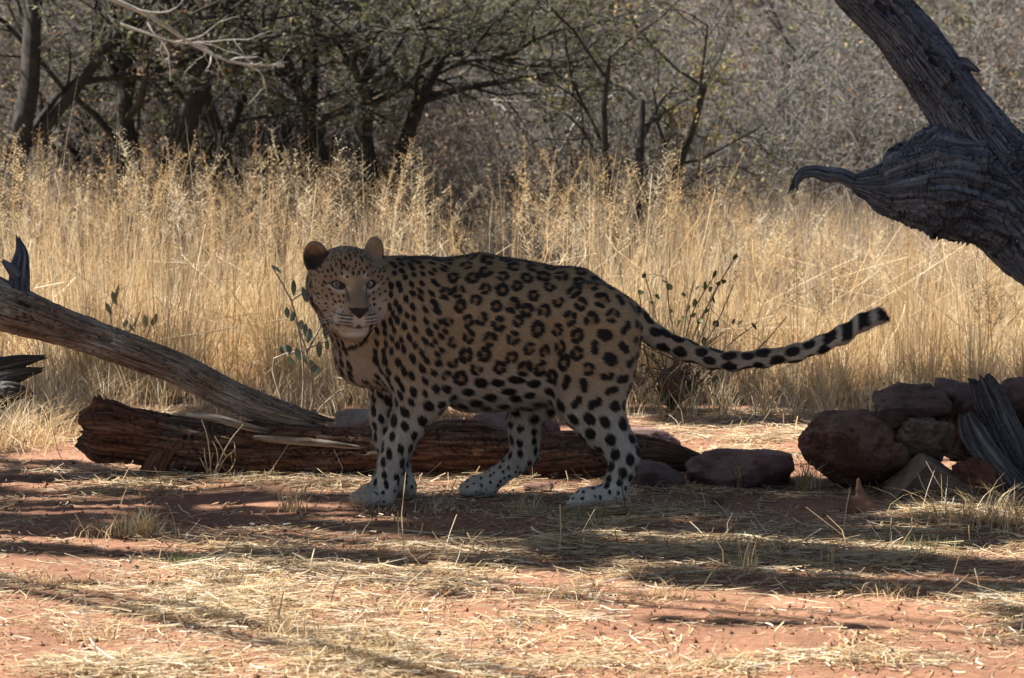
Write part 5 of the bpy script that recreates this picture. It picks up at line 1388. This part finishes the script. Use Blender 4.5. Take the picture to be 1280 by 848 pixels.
    lipc = np.exp(-((au - 25) / 4) ** 2 - ((v + 48) / 3.0) ** 2) * (w > 5) * f
    dark = np.maximum.reduce([blk, rim, tear * 0.8, tear2 * 0.9, rows * 0.92, lip * 0.9, lipc * 0.85])
    # ears
    for (cc, n_, up_) in (earA, earB):
        d = (pts - cc) / U; dn = d @ n_; du = d @ up_; R2 = np.sqrt((d * d).sum(1))
        m = (R2 < 24) & (du > -20) & f.astype(bool)
        inn = m & ((nrm @ n_) > 0.0) & (dn > -6) & (R2 < 19)
        te = smooth(-2, 12, du + 3 * wob)[:, None]; e = np.array([0.34, 0.21, 0.115]) * te + np.array([0.045, 0.03, 0.023]) * (1 - te)
        c = np.where(inn[:, None], e * (1 + 0.3 * wob)[:, None], c); 
        ed_ = m & ~inn & (du > -6)
        c = np.where(ed_[:, None], np.array([0.40, 0.25, 0.14]), c)
        dark = np.where(inn | ed_, dark * 0.25, dark)
    # tail bands
    bands = np.maximum.reduce([smooth(8.5, 6.0, np.abs(px - 1062)), smooth(7.5, 5, np.abs(px - 1082)), smooth(1096, 1099, px)]) * (px > 1040) * smooth(-0.8, -0.35, nrm[:, 2] + 0.2 * wob)
    bands = np.maximum(bands, smooth(10, 7, np.abs(px - 1040) + 3 * wob) * (nrm[:, 2] > -0.1) * (px > 1000))
    dark = np.maximum(dark, bands)
    # dark line along the spine
    dark = np.maximum(dark, smooth(0.90, 0.98, nrm[:, 2]) * smooth(430, 380, py) * (px > 500) * (px < 900) * 0.75 * (noise(pts * 40) > -0.25))
    c = mix(c, np.array([0.017, 0.014, 0.013]), dark)
    nose = (au < 12.5 + (v + 32) * 0.0 - np.maximum(-28.5 - v, 0) * 1.05) & (v < -25.5) & (v > -40) & (w > 42) & hd
    c = np.where(nose[:, None], np.array([0.032, 0.02, 0.019]), c)
    # far forepaw darkened towards the bottom, near forepaw toes tinted tawny
    far_paw = np.maximum(smooth(600, 622, py) * smooth(520, 500, px) * smooth(YC, YC + 0.03, pts[:, 1]), 0)
    c = mix(c, np.array([0.12, 0.06, 0.05]), far_paw * 0.85)
    c = mix(c, np.array([0.42, 0.27, 0.17]), smooth(608, 628, py) * smooth(475, 455, px) * 0.55)
    return c, nose
# ---- fur roots
tri = np.concatenate([bq[:, [0, 1, 2]], bq[:, [0, 2, 3]]])
tc_ = bv[tri].mean(1)
ar = np.linalg.norm(np.cross(bv[tri[:, 1]] - bv[tri[:, 0]], bv[tri[:, 2]] - bv[tri[:, 0]]), axis=1) * 0.5
hd_t = is_head(tc_); pr = ar * np.where(hd_t, 3.0, 1.0); pr /= pr.sum()
NH = 460000
ti = rl.choice(len(tri), NH, p=pr); bc = rl.random((NH, 2)); fl_ = bc.sum(1) > 1; bc[fl_] = 1 - bc[fl_]
w0 = 1 - bc.sum(1)
hp_ = bv[tri[ti, 0]] * w0[:, None] + bv[tri[ti, 1]] * bc[:, :1] + bv[tri[ti, 2]] * bc[:, 1:]
hn = unit(bn[tri[ti, 0]] * w0[:, None] + bn[tri[ti, 1]] * bc[:, :1] + bn[tri[ti, 2]] * bc[:, 1:])
allc, nose_all = coat(np.concatenate([bv, hp_]), np.concatenate([bn, hn]))
bcol = allc[:len(bv)]; hcol = allc[len(bv):]; nose_h = nose_all[len(bv):]
leo = empty('leopard', tuple(np.array([Q(600, 640)[0], YC, 0.0])), 'spotted leopard standing side on with its head turned to the viewer', 'leopard')
def coat_mat(name, rough, usen):
    m, n, l, b = mat(name)
    a = n.new('ShaderNodeAttribute'); a.attribute_name = 'Col'; l.new(a.outputs['Color'], b.inputs['Base Color'])
    b.inputs['Roughness'].default_value = rough; b.inputs['Specular IOR Level'].default_value = 0.22
    b.inputs['Sheen Weight'].default_value = 0.12; b.inputs['Sheen Roughness'].default_value = 0.5
    if usen:
        nn = n.new('ShaderNodeAttribute'); nn.attribute_name = 'skin_normal'
        ge = n.new('ShaderNodeNewGeometry')
        mx = n.new('ShaderNodeMix'); mx.data_type = 'VECTOR'; mx.inputs[0].default_value = 0.2
        l.new(nn.outputs['Vector'], mx.inputs[4]); l.new(ge.outputs['Normal'], mx.inputs[5])
        l.new(mx.outputs[1], b.inputs['Normal'])
    return m
body = child('body', bv, bq, coat_mat('leopard_skin', 0.75, False), leo, col=bcol)
u, v, w = to_head(hp_); hh = is_head(hp_); hx, hy = body_px(hp_)
Lh = np.where(hh, 0.0055, 0.0125); Lh = np.where((hy > 495) & (hx > 560) & (hx < 700) & (hy < 530), 0.02, Lh); Lh = np.where(hy > 590, 0.006, Lh); Lh = np.where((hx < 470) & (hy > 425) & ~hh, 0.013, Lh)
Lh = np.where(hx > 1085, 0.02, Lh); Lh = np.where((hx > 800) & (hx <= 1085), 0.010, Lh); Lh = np.where(hh & (w > 35), 0.0032, Lh)
eyed = np.sqrt(((np.abs(u) - 20.6) / 1.2) ** 2 + (v + 0.5) ** 2)
keep = ~(nose_h | (hh & (eyed < 5.4) & (w > 12)))
hp_, hn, hcol, Lh, hh = hp_[keep], hn[keep], hcol[keep], Lh[keep] * rl.uniform(0.6, 1.25, keep.sum()), hh[keep]
n_ = len(hp_)
fd = unit(flow(hp_, hn) + rl.normal(size=(n_, 3)) * 0.22); dr = unit(fd + hn * np.where(hh, 0.28, 0.33)[:, None])
sdv = unit(np.cross(dr, hn + rl.normal(size=(n_, 3)) * 0.5)) * np.where(hh, 0.00045, 0.0008)[:, None]
hv_ = np.stack([hp_ - sdv - hn * 0.0006, hp_ + sdv - hn * 0.0006, hp_ + dr * Lh[:, None]], 1).reshape(-1, 3)
hc3 = np.repeat(hcol * rl.uniform(0.7, 1.3, (n_, 1)), 3, 0)
fur = mesh('fur', hv_ - np.array(leo.location), np.arange(n_ * 3).reshape(-1, 3), coat_mat('leopard_fur', 0.6, True), body, col=hc3, attrs={'skin_normal': np.repeat(hn, 3, 0)})
tag(fur, kind='stuff')
# eyes
def eye_mat():
    m, n, l, b = mat('eye')
    tc = n.new('ShaderNodeTexCoord'); sp = n.new('ShaderNodeVectorMath'); sp.operation = 'DOT_PRODUCT'
    nr = n.new('ShaderNodeVectorMath'); nr.operation = 'NORMALIZE'; l.new(tc.outputs['Object'], nr.inputs[0])
    l.new(nr.outputs[0], sp.inputs[0]); g_ = unit(np.array([0.10, -1.0, 0.03])); sp.inputs[1].default_value = tuple(g_)
    r = ramp(n, [(0.0, (0.02, 0.015, 0.012)), (0.62, (0.025, 0.02, 0.015)), (0.67, (0.18, 0.15, 0.105)), (0.80, (0.30, 0.26, 0.19)), (0.945, (0.25, 0.21, 0.15)), (0.957, (0.004, 0.004, 0.004))])
    l.new(sp.outputs['Value'], r.inputs[0]); l.new(r.outputs[0], b.inputs['Base Color'])
    b.inputs['Roughness'].default_value = 0.12; b.inputs['Coat Weight'].default_value = 0.8; b.inputs['Coat Roughness'].default_value = 0.04
    return m
ME = eye_mat()
for sx_ in (-1, 1):
    bm = bmesh.new(); bmesh.ops.create_uvsphere(bm, u_segments=32, v_segments=24, radius=7.4 * U)
    me = bpy.data.meshes.new('eye'); bm.to_mesh(me); bm.free()
    for pl in me.polygons: pl.use_smooth = True
    me.materials.append(ME); o = bpy.data.objects.new('eye', me); COL.objects.link(o); o.parent = leo
    o.location = HD(sx_ * 20.6, -0.5, 21.8) - np.array(leo.location)
# whiskers
B = []
for sx_ in (-1, 1):
    for i in range(13):
        vv = -36 - (i % 4) * 4; uu = sx_ * (12 + (i // 4) * 4); p0 = HD(uu, vv, 50 - abs(uu) * 0.5)
        d = unit(hU * sx_ * 1.0 + hV * rl.uniform(-0.55, 0.15) - hW * rl.uniform(-0.1, 0.4)); L = rl.uniform(22, 46) * U
        t = np.linspace(0, 1, 7)[:, None]; B.append(p0 + d * L * t + np.array([0, 0, -0.16]) * L * t * t)
vv, qq = tubes(np.array(B), np.tile(np.linspace(0.0005, 0.0002, 7), (len(B), 1)), 3)
wm_, wn_, wl_, wb_ = mat('whisker'); wb_.inputs['Base Color'].default_value = (0.75, 0.72, 0.68, 1); wb_.inputs['Roughness'].default_value = 0.4
tag(mesh('whiskers', vv - np.array(leo.location), qq, wm_, body), kind='stuff')
